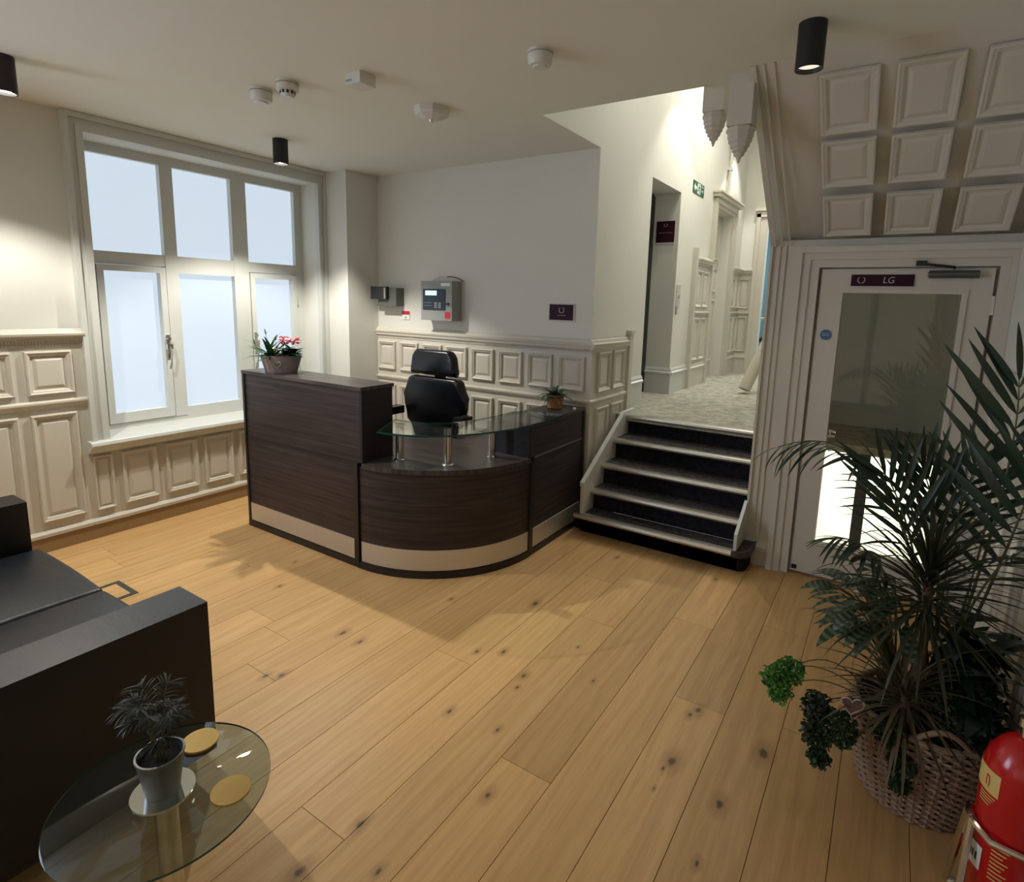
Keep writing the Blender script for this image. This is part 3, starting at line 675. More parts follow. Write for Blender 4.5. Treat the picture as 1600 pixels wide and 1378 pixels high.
# newel drops hanging from the edge of the opening
def newel(x0, x1, y0, y1, zb, ztop, label):
    t = thing('newel_drop', label, 'ornament', ((x0 + x1) / 2, (y0 + y1) / 2, ztop), group='carved newel drops')
    MB().box(x0, x1, y0, y1, zb, ztop).build('post', PUTTY, t, bevel=.006)
    w_ = (x1 - x0) / 2
    prof = [(w_ * 1.0, 0), (w_ * 1.12, -.008), (w_ * 1.10, -.018), (w_ * .98, -.026), (w_ * .98, -.045), (w_ * .88, -.052), (w_ * .90, -.066), (w_ * .74, -.075), (w_ * .74, -.09), (w_ * .56, -.098), (w_ * .58, -.11), (w_ * .38, -.118), (w_ * .4, -.128), (w_ * .2, -.138), (w_ * .12, -.155), (.003, -.165)]
    prof = [(r * 1.12, z * 1.0) for r, z in prof]
    MB().lathe([(r, z) for r, z in prof], ((x0 + x1) / 2, (y0 + y1) / 2, zb), 8).build('finial', PUTTY, t)
newel(-.80, -.685, 3.02, 3.135, 2.575, CZ + .1, 'nearer carved newel drop hanging at the corner of the sloped panelling')
newel(-.985, -.875, 3.22, 3.33, 2.72, CZ + .5, 'farther carved newel drop, left of the other, hanging above the steps')

# ============================================================ DOOR (right)
d1 = box('door_1', -.405, .415, DY + .004, DY + .044, .02, .24, PUTTY, kind='structure')
mb = MB(); mb.box(-.405, -.282, DY + .004, DY + .044, .24, 1.807); mb.box(.285, .415, DY + .004, DY + .044, .24, 1.807); mb.box(-.405, .415, DY + .004, DY + .044, 1.807, 1.945)
mb.build('door_frame', PUTTY, d1)
mb = MB()
for a, b, c, e in ((-.305, .31, 1.807, 1.83), (-.305, .31, .215, .24), (-.305, -.282, .24, 1.807), (.285, .31, .24, 1.807)): mb.box(a, b, DY - .008, DY + .004, c, e)
mb.build('glazing_bead', PUTTY, d1, bevel=.003)
box('pane', -.282, .285, DY + .02, DY + .028, .24, 1.807, DGLASS, d1)
box('hinge', .412, .428, DY - .012, DY + .004, 1.70, 1.80, CHROME, d1, bevel=.003); box('hinge', .412, .428, DY - .012, DY + .004, .2, .3, CHROME, d1, bevel=.003)
t = MB(); t.tube([(-.272, DY - .03, .975), (-.235, DY - .03, .975)], .006, 8).tube([(-.272, DY - .03, .945), (-.235, DY - .03, .945)], .006, 8); t.tube([(-.262, DY - .03, .985), (-.262, DY - .03, .935)], .005, 8)
t.build('pull_handle', CHROME, d1)
box('floor_lock', -.40, -.37, DY - .004, DY + .004, .035, .062, BLACK, d1, bevel=.002)
t = thing('door_sign', 'burgundy sign reading LG at the top of the glazed door', 'sign', (-.1, DY, 1.88))
box('sign_plate', -.247, .062, DY - .005, DY + .003, 1.848, 1.913, BURG, t); crest(t, -.195, DY - .006, 1.882, .018, SILV); text('lettering', 'LG', .05, SILV, t, face_y(-.06, DY - .0062, 1.880), xs=.95, shear=.12)
t = thing('fire_door_sticker', 'round blue fire door sticker on the left edge of the glazed door', 'sticker', (-.349, DY, 1.556))
MB().lathe([(.031, -.002), (.031, .0035)], (-.349, DY, 1.556), 24, 'Y').build('disc', BLUE, t)
text('lettering', 'Fire door\nkeep shut', .011, WHITE, t, face_y(-.349, DY - .003, 1.558))
t = thing('door_closer', 'grey overhead door closer with folding arm at the top of the glazed door', 'door closer', (.22, DY, 1.93))
MB().lathe([(.021, 0), (.021, .22)], (.125, DY - .028, 1.912), 20, 'X').build('body', plain('closer_grey', (96, 98, 96), .35, .6), t, smooth=True)
MB().lathe([(.005, 0), (.005, .006)], (.119, DY - .038, 1.92), 8, 'X').lathe([(.005, 0), (.005, .006)], (.119, DY - .038, 1.905), 8, 'X').build('screw', CHROME, t)
box('mount', .13, .34, DY - .012, DY + .003, 1.895, 1.93, EDGE, t)
MB().tube([(.235, DY - .03, 1.938), (.235, DY - .03, 1.95), (.20, DY - .05, 1.953), (.085, DY - .04, 1.968)], .007, 8).build('arm', EDGE, t)
MB().box(.06, .11, DY - .05, DY - .018, 1.958, 1.985).build('arm_bracket', EDGE, t, bevel=.004)
# space behind the door: stairwell going down, lit below
mb = MB(); mb.box(-.69, -.60, DY + .15, 7.6, -2.2, 2.19); mb.box(1.2, 1.3, DY + .15, 7.6, -2.2, 2.4); mb.box(-.60, 1.2, DY + .15, 7.6, 2.2, 2.4)
mb.box(-.60, 1.2, 5.2, 5.3, .57, 2.2)
mb.box(-.60, 1.2, 7.5, 7.6, -2.2, .57)
mb.build('wall_stairwell', PLASTER, kind='structure')
box('floor_stairwell', -.60, 1.2, DY + .15, 7.5, -2.3, -2.2, CARP, kind='structure').name = 'floor_lower'
box('stairwell_post', -.125, -.045, 5.1, 5.18, -2.2, .60, BLACK, label='dark post in the bright stairwell behind the glass door', cat='post')
mb = MB()
for k in range(6): mb.box(-.40 + k * .001, -.39, 5.4 + k * .1, 5.402 + k * .1, -1, .3)
ld = bpy.data.lights.new('stairwell_lamp', 'AREA'); ld.energy = 85; ld.size = 1.2; ld.color = (1, .95, .85); ld.shape = 'SQUARE'
lo = bpy.data.objects.new('stairwell_lamp', ld); col.objects.link(lo); lo.location = (.3, 6.4, .50); lo['kind'] = 'helper'

# ============================================================ RECEPTION DESK
dk = thing('reception_desk', 'dark walnut L-shaped reception desk with curved corner and steel kick plates', 'desk', (-2.9, 2.7, 0))
XA, XB = -3.905, -2.665; YF = 2.345; cxy = (-2.705, 3.125); RR = .78; RX1 = -1.925
# tall unit
box('counter_top', XA, XB + .005, YF - .012, 2.61, 1.146, 1.168, WALTOP, dk, bevel=.001)
box('side_panel', XA, XA + .022, YF - .008, 2.60, 0.03, 1.146, EDGE, dk)
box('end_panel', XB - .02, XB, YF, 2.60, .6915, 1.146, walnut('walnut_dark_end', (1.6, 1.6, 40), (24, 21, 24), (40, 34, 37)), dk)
box('front_panel', XA + .022, XB - .055, YF + .002, YF + .02, .685, 1.146, WAL, dk); box('front_panel', XA + .022, XB - .07, YF, YF + .02, .05, .678, WAL, dk)
box('front_panel', XB - .055, XB - .02, YF + .002, YF + .02, .69, 1.146, WAL, dk)
box('rail', XA + .022, XB - .06, YF - .004, YF + .012, .676, .686, EDGE, dk)
box('back_panel', XA + .022, XB - .02, 2.58, 2.6, .69, 1.146, WAL, dk)
box('corner_post', XB - .075, XB - .035, YF - .014, YF + .03, 0.01, .69, EDGE, dk)
box('plinth', XA, XB - .04, YF - .01, YF + .03, 0, .045, EDGE, dk)
box('kick_plate', XA + .03, XB - .08, YF - .005, YF + .0, .05, .182, STEEL, dk)
# curved section
def arc(r, a0=-90, a1=0, n=28): return [(cxy[0] + r * math.cos(R(a0 + (a1 - a0) * i / n)), cxy[1] + r * math.sin(R(a0 + (a1 - a0) * i / n))) for i in range(n + 1)]
def shell(name, ro, ri, z0, z1, mat, a0=-90, a1=0, n=28, parent=dk):
    return MB().poly([(x, y, z0) for x, y in arc(ro, a0, a1, n) + arc(ri, a0, a1, n)[::-1]], (0, 0, z1 - z0)).build(name, mat, parent, smooth=True)
shell('curved_panel', RR, RR - .02, .05, .668, WAL, -89.5, -.5)
shell('plinth', RR + .012, RR - .03, 0, .045, EDGE)
shell('kick_plate', RR + .005, RR, .05, .182, STEEL, -88.5, -1.5)
top = [(XB - .0, YF - .012)] + [(x, y) for x, y in arc(RR + .012, -86, 0)] + [(RX1 + .012, 3.09), (-2.2, 3.09), (-2.42, 3.12), (-2.62, 3.25), (-3.0, 3.10), (-3.2, 3.03), (XA + .03, 3.03), (XA + .03, 2.612), (XB, 2.612)]
MB().poly([(x, y, .662) for x, y in top], (0, 0, .03)).build('desk_top', WALTOP, dk, bevel=.002, seg=1)
box('corner_post', RX1 - .035, RX1 + .012, 3.105, 3.15, .01, .69, EDGE, dk)
# return unit
YE = 3.885
box('front_panel', RX1 - .02, RX1, 3.15, YE - .03, .05, .678, WAL, dk); box('front_panel', RX1 - .02, RX1, 3.11, YE - .03, .69, .90, WAL, dk)
box('rail', RX1 - .01, RX1 + .004, 3.11, YE - .02, .678, .69, plain('light_edging', (96, 88, 86), .4), dk)
box('counter_top', RX1 - .285, RX1 + .006, 3.09, YE, .90, .922, WALTOPY, dk, bevel=.001)
box('end_panel', RX1 - .28, RX1 - .0, 3.09, 3.11, .692, .90, bpy.data.materials['walnut_dark_end'], dk); box('side_panel', RX1 - .28, RX1 + .008, YE - .03, YE, .0, .90, EDGE, dk)
box('back_panel', RX1 - .28, RX1 - .262, 3.11, YE - .03, .692, .90, WAL, dk)
box('return_top', RX1 - .75, RX1 - .02, 3.092, YE, .662, .69, WALTOPY, dk)
box('plinth', RX1 - .03, RX1 + .01, 3.125, YE, 0, .045, EDGE, dk); box('kick_plate', RX1, RX1 + .005, 3.155, YE - .035, .05, .182, STEEL, dk)
box('leg_panel', XA + .03, XA + .05, 2.62, 3.02, 0, .662, WAL, dk); box('leg_panel', -2.66, -2.64, 3.27, YE, 0, .662, WAL, dk)
box('cable_cap', -2.0, -1.955, 3.79, 3.83, .922, .928, CHROME, dk, bevel=.002)
# glass shelf on chrome posts
ox = [(-2.47, 2.282), (-2.42, 2.29), (-2.288, 2.322), (-2.18, 2.375), (-2.085, 2.468), (-1.995, 2.60), (-1.935, 2.735), (-1.893, 2.882), (-1.872, 3.057), (-1.86, 3.291), (-1.875, 3.45)]
ix = [(-2.1, 3.45), (-2.205, 3.33), (-2.215, 3.08), (-2.245, 2.90), (-2.31, 2.74), (-2.42, 2.645), (-2.56, 2.612), (-2.655, 2.612)]
mb = MB(); mb.poly([(x, y, .925) for x, y in ox + ix], (0, 0, .010)); g = mb.build('glass_shelf', [GLASS, GEDGE], dk)
for p in g.data.polygons:
    if abs(p.normal.z) < .5: p.material_index = 1
for x, y in ((-2.552, 2.55), (-2.237, 2.646), (-2.145, 2.976)):
    q = MB().lathe([(.026, .6925), (.026, .925)], (x, y, 0), 24).build('shelf_post', CHROME, dk, smooth=True)
    MB().lathe([(.036, .6922), (.036, .697), (.028, .703)], (x, y, 0), 24).build('post_collar', CHROME, q, smooth=True)

# ============================================================ OFFICE CHAIR
oc = thing('office_chair', 'black leather high-back office chair with headrest behind the reception desk', 'chair', (-3.0, 3.42, 0))
def cushion(name, pts, y0, dep, mat, parent, curve=.0, cz=0, bev=.03):
    b = MB(); b.poly([(x, y0, z) for x, z in pts], (0, dep, 0))
    bmesh.ops.bevel(b.bm, geom=list(b.bm.edges), offset=bev, segments=5, affect='EDGES', profile=.5)
    bmesh.ops.triangulate(b.bm, faces=[f for f in b.bm.faces if len(f.verts) > 4])
    for v in b.bm.verts:
        v.co.y += curve * (v.co.x - pts[0][0] - (pts[1][0] - pts[0][0]) / 2) ** 2
    return b.build(name, mat, parent, smooth=True)
cx = -3.02
bk = [(-.235, .68), (.235, .68), (.262, .74), (.315, .87), (.305, .95), (.265, 1.085), (.22, 1.10), (-.22, 1.10), (-.265, 1.085), (-.305, .95), (-.315, .87), (-.262, .74)]
cushion('backrest', [(cx + a, b) for a, b in bk], 3.37, .095, CHLEATH, oc)
hd = [(-.225, 1.115), (.225, 1.115), (.235, 1.14), (.215, 1.26), (.19, 1.30), (.16, 1.315), (-.16, 1.315), (-.19, 1.30), (-.215, 1.26), (-.235, 1.14)]
cushion('headrest', [(cx + a * 1.0, b) for a, b in hd], 3.36, .085, CHLEATH, oc)
cushion('lumbar', [(cx - .2, .60), (cx + .2, .60), (cx + .24, .70), (cx - .24, .70)], 3.38, .07, CHLEATH, oc, bev=.02)
MB().box(cx - .25, cx + .25, 2.98, 3.40, .46, .55).build('seat', CHLEATH, oc, smooth=True, bevel=.035, seg=4)
MB().box(cx - .05, cx + .05, 3.46, 3.485, .45, 1.2).box(cx - .05, cx + .05, 3.2, 3.485, .43, .46).build('spine', PLAST, oc)
for s in (-1, 1):
    a = MB().box(cx + s * .355 - .04, cx + s * .355 + .04, 3.25, 3.39, .775, .835).build('armrest', PLAST, oc, smooth=True, bevel=.016, seg=3)
    MB().tube([(cx + s * .355, 3.22, .802), (cx + s * .35, 3.22, .55), (cx + s * .25, 3.2, .47)], .018, 8).build('arm_support', PLAST, a, smooth=True)
MB().lathe([(.03, .1), (.03, .46)], (cx, 3.2, 0), 16).build('gas_column', CHROME, oc, smooth=True)
for k in range(5):
    a = R(72 * k + 20); e = (cx + .31 * math.cos(a), 3.2 + .31 * math.sin(a))
    s = MB().tube([(cx, 3.2, .12), (e[0], e[1], .075)], [.03, .018], 8).build('base_arm', PLAST, oc, smooth=True)
    MB().lathe([(.027, -.02), (.027, .02)], (e[0], e[1], .028), 14, 'X').build('caster', PLAST, s)

# ============================================================ SOFA
sf = thing('leather_sofa', 'black leather two-seat sofa at the left, seen over its near arm', 'sofa', (-2.78, .5, 0))
for x0, x1 in ((-2.055, -1.872), (-3.69, -3.507)):
    MB().box(x0, x1, .02, .955, .10, .662).build('arm', LEATHER, sf, smooth=True, bevel=.032, seg=5)
MB().box(-3.505, -2.057, .12, .93, .10, .27).build('base', LEATHER, sf, smooth=True, bevel=.012)
for x0, x1 in ((-3.503, -2.782), (-2.779, -2.059)):
    b = MB().box(x0, x1, .2, .985, .272, .425)
    bmesh.ops.subdivide_edges(b.bm, edges=list(b.bm.edges), cuts=7, use_grid_fill=True)
    for v in b.bm.verts:
        u = (v.co.x - x0) / (x1 - x0); w_ = (v.co.y - .2) / .785
        bul = (max(0, math.sin(PI * u)) * max(0, math.sin(PI * w_))) ** .5
        if v.co.z > .40: v.co.z += .022 * bul - .008
        if v.co.y > .97: v.co.y += .02 * math.sin(PI * u) * math.sin(PI * max(0, min(1, (v.co.z - .27) / .155)))
    o = b.build('seat_cushion', SEATL, sf, smooth=True, bevel=0)
    md = o.modifiers.new('bevel', 'BEVEL'); md.width = .025; md.segments = 3; md.limit_method = 'ANGLE'; md.angle_limit = R(50)
MB().box(-3.505, -2.057, -.06, .12, .10, .74).build('back', LEATHER, sf, smooth=True, bevel=.025, seg=3)
for x0, x1 in ((-3.50, -2.785), (-2.775, -2.06)):
    MB().box(x0, x1, .122, .215, .43, .75).build('back_cushion', LEATHER, sf, smooth=True, bevel=.04, seg=4)
for x in (-1.96, -3.60):
    for y in (.10, .86):
        MB().box(x - .03, x + .03, y, y + .05, 0, .10).build('leg', CHROME, sf, bevel=.004)

# ============================================================ GLASS TABLE and what is on it
TZ = .485; tc = (-1.389, .576)
gt = thing('glass_side_table', 'round glass side table on a chrome pedestal beside the sofa arm', 'table', (tc[0], tc[1], 0))
b = MB().lathe([(.236, TZ - .010), (.2395, TZ - .008), (.2395, TZ - .002), (.236, TZ)], (tc[0], tc[1], 0), 72)
g = b.build('table_top', [SMOKE, GEDGE], gt, smooth=True)
for p in g.data.polygons:
    if abs(p.normal.z) < .6: p.material_index = 1
MB().lathe([(.15, 0), (.15, .008), (.14, .014), (.03, .02), (.026, .03), (.026, TZ - .02)], (tc[0], tc[1], 0), 40).build('pedestal', CHROME, gt, smooth=True)
MB().lathe([(.026, TZ - .022), (.05, TZ - .016), (.05, TZ - .0105)], (tc[0], tc[1], 0), 32).build('collar', CHROME, gt, smooth=True)
MB().lathe([(.070, TZ + .0002), (.070, TZ + .005)], (-1.392, .574, 0), 48).build('mirror_mat', MIRROR, label='round mirrored mat under the metal plant pot on the glass table', cat='mat')
MB().lathe([(.0455, TZ + .0002), (.0455, TZ + .0055)], (-1.479, .711, 0), 40).build('coaster', GOLD, label='gold round coaster on the glass table, nearer the back edge by the pot', cat='coaster', group='gold coasters')
MB().lathe([(.0455, TZ + .0002), (.0455, TZ + .0055)], (-1.256, .667, 0), 40).build('coaster', GOLD, label='gold round coaster at the right-hand rim of the glass table', cat='coaster', group='gold coasters')
PX, PY = -1.392, .574
pt = thing('potted_parlour_palm', 'small parlour palm in a silver metal pot on the glass table', 'potted plant', (PX, PY, TZ + .005))
PZ = TZ + .0052
MB().lathe([(.036, 0), (.038, .004), (.052, .098), (.054, .1), (.054, .104), (.049, .104), (.045, .085)], (PX, PY, PZ), 40, cap=False).build('pot', POTM, pt, smooth=True)
MB().lathe([(.0355, .0005), (.0355, .003)], (PX, PY, PZ), 24).build('pot_base', POTM, pt)
MB().lathe([(.001, .088), (.045, .086), (.045, .08)], (PX, PY, PZ), 24).build('soil', SOIL, pt)

# leaf meshes: along +X, up +Z
def leaf_mesh(name, L, W, mat, droop=.2, fold=.15, seg=8, wpos=.4, curl=0):
    b = bmesh.new(); rows = []
    for i in range(seg + 1):
        t = i / seg; wd = W * (math.sin(PI * min(1, t ** (math.log(.5) / math.log(wpos)))) ** .8) * .5 + W * .015
        a = droop * t * 1.6; x = L * (t - droop * t ** 3 * .25); z = -L * droop * t * t + curl * L * t
        rows.append([b.verts.new((x, -wd, z + fold * wd)), b.verts.new((x, 0, z)), b.verts.new((x, wd, z + fold * wd))])
    for r0, r1 in zip(rows, rows[1:]):
        for k in range(2): b.faces.new((r0[k], r1[k], r1[k + 1], r0[k + 1]))
    me = bpy.data.meshes.new(name); b.to_mesh(me); b.free(); me.materials.append(mat)
    me.polygons.foreach_set('use_smooth', [True] * len(me.polygons)); return me
def aim(d, roll=0, up=Vector((0, 0, 1))):
    d = Vector(d).normalized(); y = up.cross(d)
    if y.length < 1e-3: y = Vector((0, 1, 0))
    y.normalize(); z = d.cross(y)
    return (Matrix((d, y, z)).transposed() @ Matrix.Rotation(roll, 3, 'X')).to_euler()
def bez(p0, p1, p2, n):
    p0, p1, p2 = Vector(p0), Vector(p1), Vector(p2)
    return [p0 * (1 - t) ** 2 + p1 * 2 * t * (1 - t) + p2 * t * t for t in [i / n for i in range(n + 1)]]
def frond(parent, p0, p1, p2, lmesh, n=14, lmax=1.0, start=.3, spread=58, droop=.2, r=.004, mat=STEM, single=False, side_up=Vector((0, 0, 1))):
    """arching frond; leaflets are sub-parts"""
    pts = bez(p0, p1, p2, 16)
    f = MB().tube(pts, [r * (1 - .75 * i / 16) for i in range(17)], 6).build('frond', mat, parent, smooth=True)
    for i in range(n):
        t = start + (1 - start) * (i + .5) / n
        k = min(15, int(t * 16)); p = pts[k].lerp(pts[k + 1], t * 16 - k); tan = (pts[k + 1] - pts[k]).normalized()
        sd = tan.cross(side_up).normalized()
        sz = lmax * (.55 + .45 * math.sin(PI * min(1, (t - start) / (1 - start) * .9 + .1)))
        for s in (-1, 1):
            a = R(spread * (1 - .55 * (t - start) / (1 - start)) + random.uniform(-6, 6))
            d = tan * math.cos(a) + sd * s * math.sin(a) + Vector((0, 0, -droop + random.uniform(-.08, .08)))
            sc_ = sz * random.uniform(.88, 1.08)
            if parent.name.startswith('kentia') and p.x + d.normalized().x * .3 * sc_ > .475: sc_ = (.475 - p.x) / (d.normalized().x * .3) if d.x > .01 else sc_
            if sc_ < .2: continue
            link('leaflet', lmesh, f, p, aim(d, random.uniform(-.4, .4), side_up), (sc_, sc_, sc_))
    link('leaflet', lmesh, f, pts[-1], aim(pts[-1] - pts[-2]), (lmax * .6,) * 3)
    return f
small_leaf = leaf_mesh('small_leaflet', .050, .0042, leafmat('parlour_leaf', (16, 24, 14), (38, 46, 26)), .3)
for k in range(17):
    a = k * 2.4; h = random.uniform(.08, .205); rr = random.uniform(.03, .08)
    frond(pt, (PX + .008 * math.cos(a), PY + .008 * math.sin(a), PZ + .08), (PX + .02 * math.cos(a), PY + .02 * math.sin(a), PZ + .1 + h), (PX + rr * math.cos(a), PY + rr * math.sin(a), PZ + .085 + h * .95), small_leaf, n=11, start=.4, spread=62, droop=.15, r=.0016)

# ============================================================ PLANTS ON THE DESK
fx, fy = -3.60, 2.45
fp = thing('flower_planter', 'oval grey wooden planter of pink and cream flowers on the tall counter', 'planter', (fx, fy, 1.168))
rz = Matrix.Rotation(R(38), 4, 'Z'); TM = Matrix.Translation((fx, fy, 1.1684)) @ rz
b = MB().lathe([(.105, 0), (.108, .003), (.142, .118), (.144, .12), (.136, .12), (.13, .1)], (0, 0, 0), 40, sy=.52, cap=False); b.bm.transform(TM); b.build('tub', TUB, fp, smooth=True)
b = MB().lathe([(.104, .001), (.104, .004)], (0, 0, 0), 40, sy=.52); b.bm.transform(TM); b.build('tub_base', TUB, fp)
b = MB().lathe([(.128, .098), (.128, .102)], (0, 0, 0), 40, sy=.52); b.bm.transform(TM); b.build('soil', SOIL, fp)
b = MB()
hp = []
for i in range(20):
    a = 2 * PI * i / 20; u = .0016 * 16 * math.sin(a) ** 3; v = .0016 * (13 * math.cos(a) - 5 * math.cos(2 * a) - 2 * math.cos(3 * a) - math.cos(4 * a)); hp.append((u - .005, -.066 - .02 * (v / .1), .06 + v))
b.tube([(x, -.060 - .135 * z, z) for x, y, z in hp], .0028, 5, closed=True); b.bm.transform(TM); b.build('heart_motif', TUBMARK, fp)
long_leaf = leaf_mesh('blade_leaf', .20, .022, leafmat('planter_leaf', (20, 70, 44), (60, 120, 80)), .35)
round_leaf = leaf_mesh('round_leaf', .075, .06, leafmat('kalanchoe_leaf', (10, 46, 32), (26, 74, 48), .3), .25, .2, 6, .5)
petal = leaf_mesh('petal', .022, .017, PINK, .1, .2, 4, .6); wpetal = leaf_mesh('petal', .036, .02, WPET, .2, .2, 4, .6)
def P(x, y, z): return TM @ Vector((x, y, z))
for i in range(60):
    a = random.uniform(0, 2 * PI); el = random.uniform(.15, 1.35)
    d = rz.to_3x3() @ Vector((math.cos(a) * math.cos(el) - .15, math.sin(a) * math.cos(el), math.sin(el)))
    link('leaf', long_leaf, fp, P(random.uniform(-.09, -.03), random.uniform(-.02, .02), .105), aim(d), (random.uniform(.55, 1.15),) * 3)
for i in range(44):
    a = random.uniform(0, 2 * PI); el = random.uniform(-.1, 1.1); d = rz.to_3x3() @ Vector((math.cos(a) * math.cos(el) + .2, math.sin(a) * math.cos(el), math.sin(el)))
    link('leaf', round_leaf, fp, P(random.uniform(.02, .1), random.uniform(-.03, .03), .10 + .05 * random.random()), aim(d), (random.uniform(.7, 1.1),) * 3)
def bloom(parent, pos, pm, n, s):
    for k in range(n):
        a = 2 * PI * k / n + random.random(); el = random.uniform(.2, .9)
        link('petal', pm, parent, pos, aim((math.cos(a) * math.cos(el), math.sin(a) * math.cos(el), math.sin(el))), (s,) * 3)
for i in range(34):
    c = P(random.uniform(.0, .125), random.uniform(-.045, .045), random.uniform(.19, .245))
    bloom(fp, c, petal, 5, random.uniform(.8, 1.2))
for x, y, z in ((-.03, -.03, .14), (-.005, -.04, .155), (-.045, -.02, .16), (0, -.03, .125), (.02, -.045, .13)): bloom(fp, P(x, y, z), wpetal, 6, 1)
for x, dx, h in ((-.075, -.02, .26), (-.03, .0, .22), (-.11, -.06, .19), (.0, .02, .18)):
    MB().tube([P(x, 0, .1), P(x + dx, 0, h)], [.0025, .0015], 5).build('stem', STEM, fp); link('leaf', long_leaf, fp, P(x + dx, 0, h), aim((dx * 2, 0, 1)), (.25, .5, .25))

# small basket plant on the return
sx, sy, sz = -2.085, 3.70, .9222
sp = thing('small_spider_plant', 'small green plant in a wicker pot on the low end of the desk', 'potted plant', (sx, sy, sz))
b = MB()
for k in range(12):
    z = .006 + k * .0085; r0 = .050 + .012 * (k / 11); pts = []
    for i in range(48):
        a = 2 * PI * i / 48; q = r0 + .0022 * math.sin(12 * a + k * PI); pts.append((sx + q * math.cos(a), sy + q * math.sin(a), sz + z))
    b.tube(pts, .0042, 5, closed=True)
b.build('woven_pot', WICK2, sp, smooth=True, kind='stuff')
MB().lathe([(.048, .0005), (.058, .095)], (sx, sy, sz), 24).build('liner', SOIL, sp)
sleaf = leaf_mesh('strap_leaf', .135, .021, leafmat('spider_leaf', (16, 44, 30), (40, 84, 52)), .75)
for i in range(70):
    a = random.uniform(0, 2 * PI); el = random.uniform(.3, 1.4); link('leaf', sleaf, sp, (sx + .02 * math.cos(a), sy + .02 * math.sin(a), sz + .09), aim((math.cos(a) * math.cos(el), math.sin(a) * math.cos(el), math.sin(el))), (random.uniform(.6, 1.05),) * 3)

# ============================================================ BIG BASKET AND PLANTS
bx, by = .235, 2.31
bs = thing('wicker_basket', 'large brown wicker basket planter standing on the floor by the right wall', 'basket', (bx, by, 0))
def br(z): return .176 + .055 * math.sin(min(1, z / .30) * PI / 2) - .008 * max(0, (z - .26) / .07)
b = MB(); rows = 27
for k in range(rows):
    z = .008 + k * (.32 - .008) / (rows - 1); pts = []
    for i in range(104):
        a = 2 * PI * i / 104; q = br(z) - .012 + .0068 * math.sin(26 * a + k * PI); pts.append((bx + q * math.cos(a), by + q * math.sin(a), z + .0015 * math.sin(13 * a + k)))
    b.tube(pts, .0060, 5, closed=True)
b.build('weave', WICK, bs, smooth=True, kind='stuff')
for k in range(26):
    a = 2 * PI * (k + .25) / 26
    MB().tube([(bx + (br(z) - .012) * math.cos(a), by + (br(z) - .012) * math.sin(a), z) for z in (.004, .08, .16, .24, .325)], .0052, 6).build('stake', WICK, bs, smooth=True)
pts = [(bx + .212 * math.cos(2 * PI * i / 72), by + .212 * math.sin(2 * PI * i / 72), .328 + .002 * math.sin(24 * 2 * PI * i / 72)) for i in range(72)]
MB().tube(pts, .011, 8, closed=True).build('rim', WICK, bs, smooth=True)
MB().lathe([(.15, .002), (.155, .006), (.20, .30)], (bx, by, 0), 40).build('liner', SOIL, bs)
for a0 in (-78, 102):
    pts = []
    for i in range(13):
        t = i / 12; a = R(a0 - 22 + 44 * t); pts.append((bx + .208 * math.cos(a), by + .208 * math.sin(a), .33 + .055 * math.sin(PI * t)))
    MB().tube(pts, .009, 8).build('handle', WICK, bs, smooth=True)
# kentia palm
kp = thing('kentia_palm', 'tall dark palm with arching feathery fronds in the wicker basket', 'plant', (bx, by + .05, .30))
kleaf = leaf_mesh('palm_leaflet', .30, .028, KENT, .30, .25, 9, .38); kleaf2 = leaf_mesh('palm_leaflet', .30, .025, KENT, .10, .25, 9, .4)
o_ = (bx + .02, by + .06, .30)
TOC = Vector((-.1, -.9, .3))       # leaflets spread in a plane facing the room
FR = [((.10, 2.36, 1.42), (-.32, 2.28, 1.19), .72, 10, .45, None, .60, 48, kleaf),
      ((.16, 2.40, .95), (.02, 2.28, 1.16), .95, 7, -.05, TOC, .55, 40, kleaf2),
      ((.24, 2.44, .95), (.13, 2.34, 1.18), .90, 7, -.05, TOC, .55, 36, kleaf2),
      ((.40, 2.42, 1.15), (.34, 2.30, 1.50), 1.15, 9, .0, TOC, .50, 52, kleaf2),
      ((.40, 2.34, .95), (.40, 2.20, 1.28), .95, 9, .1, TOC, .45, 55, kleaf),
      ((.30, 2.22, .9), (.36, 2.02, 1.05), .60, 9, .3, None, .5, 55, kleaf),
      ((.36, 2.5, .9), (.36, 2.62, 1.12), .85, 10, .3, None, .45, 55, kleaf),
      ((.16, 2.5, .95), (-.02, 2.60, 1.06), .75, 10, .35, None, .45, 55, kleaf),
      ((.07, 2.3, .95), (-.10, 2.18, .92), .60, 9, .35, None, .5, 55, kleaf),
      ((.22, 2.4, 1.0), (.30, 2.48, 1.22), .8, 9, .15, TOC, .5, 50, kleaf)]
for c1, c2, lm, n, dr, su, st_, sp_a, km in FR:
    frond(kp, o_, c1, c2, km, n=n, lmax=lm, start=st_, spread=sp_a, droop=dr, r=.007, side_up=su or Vector((0, 0, 1)))
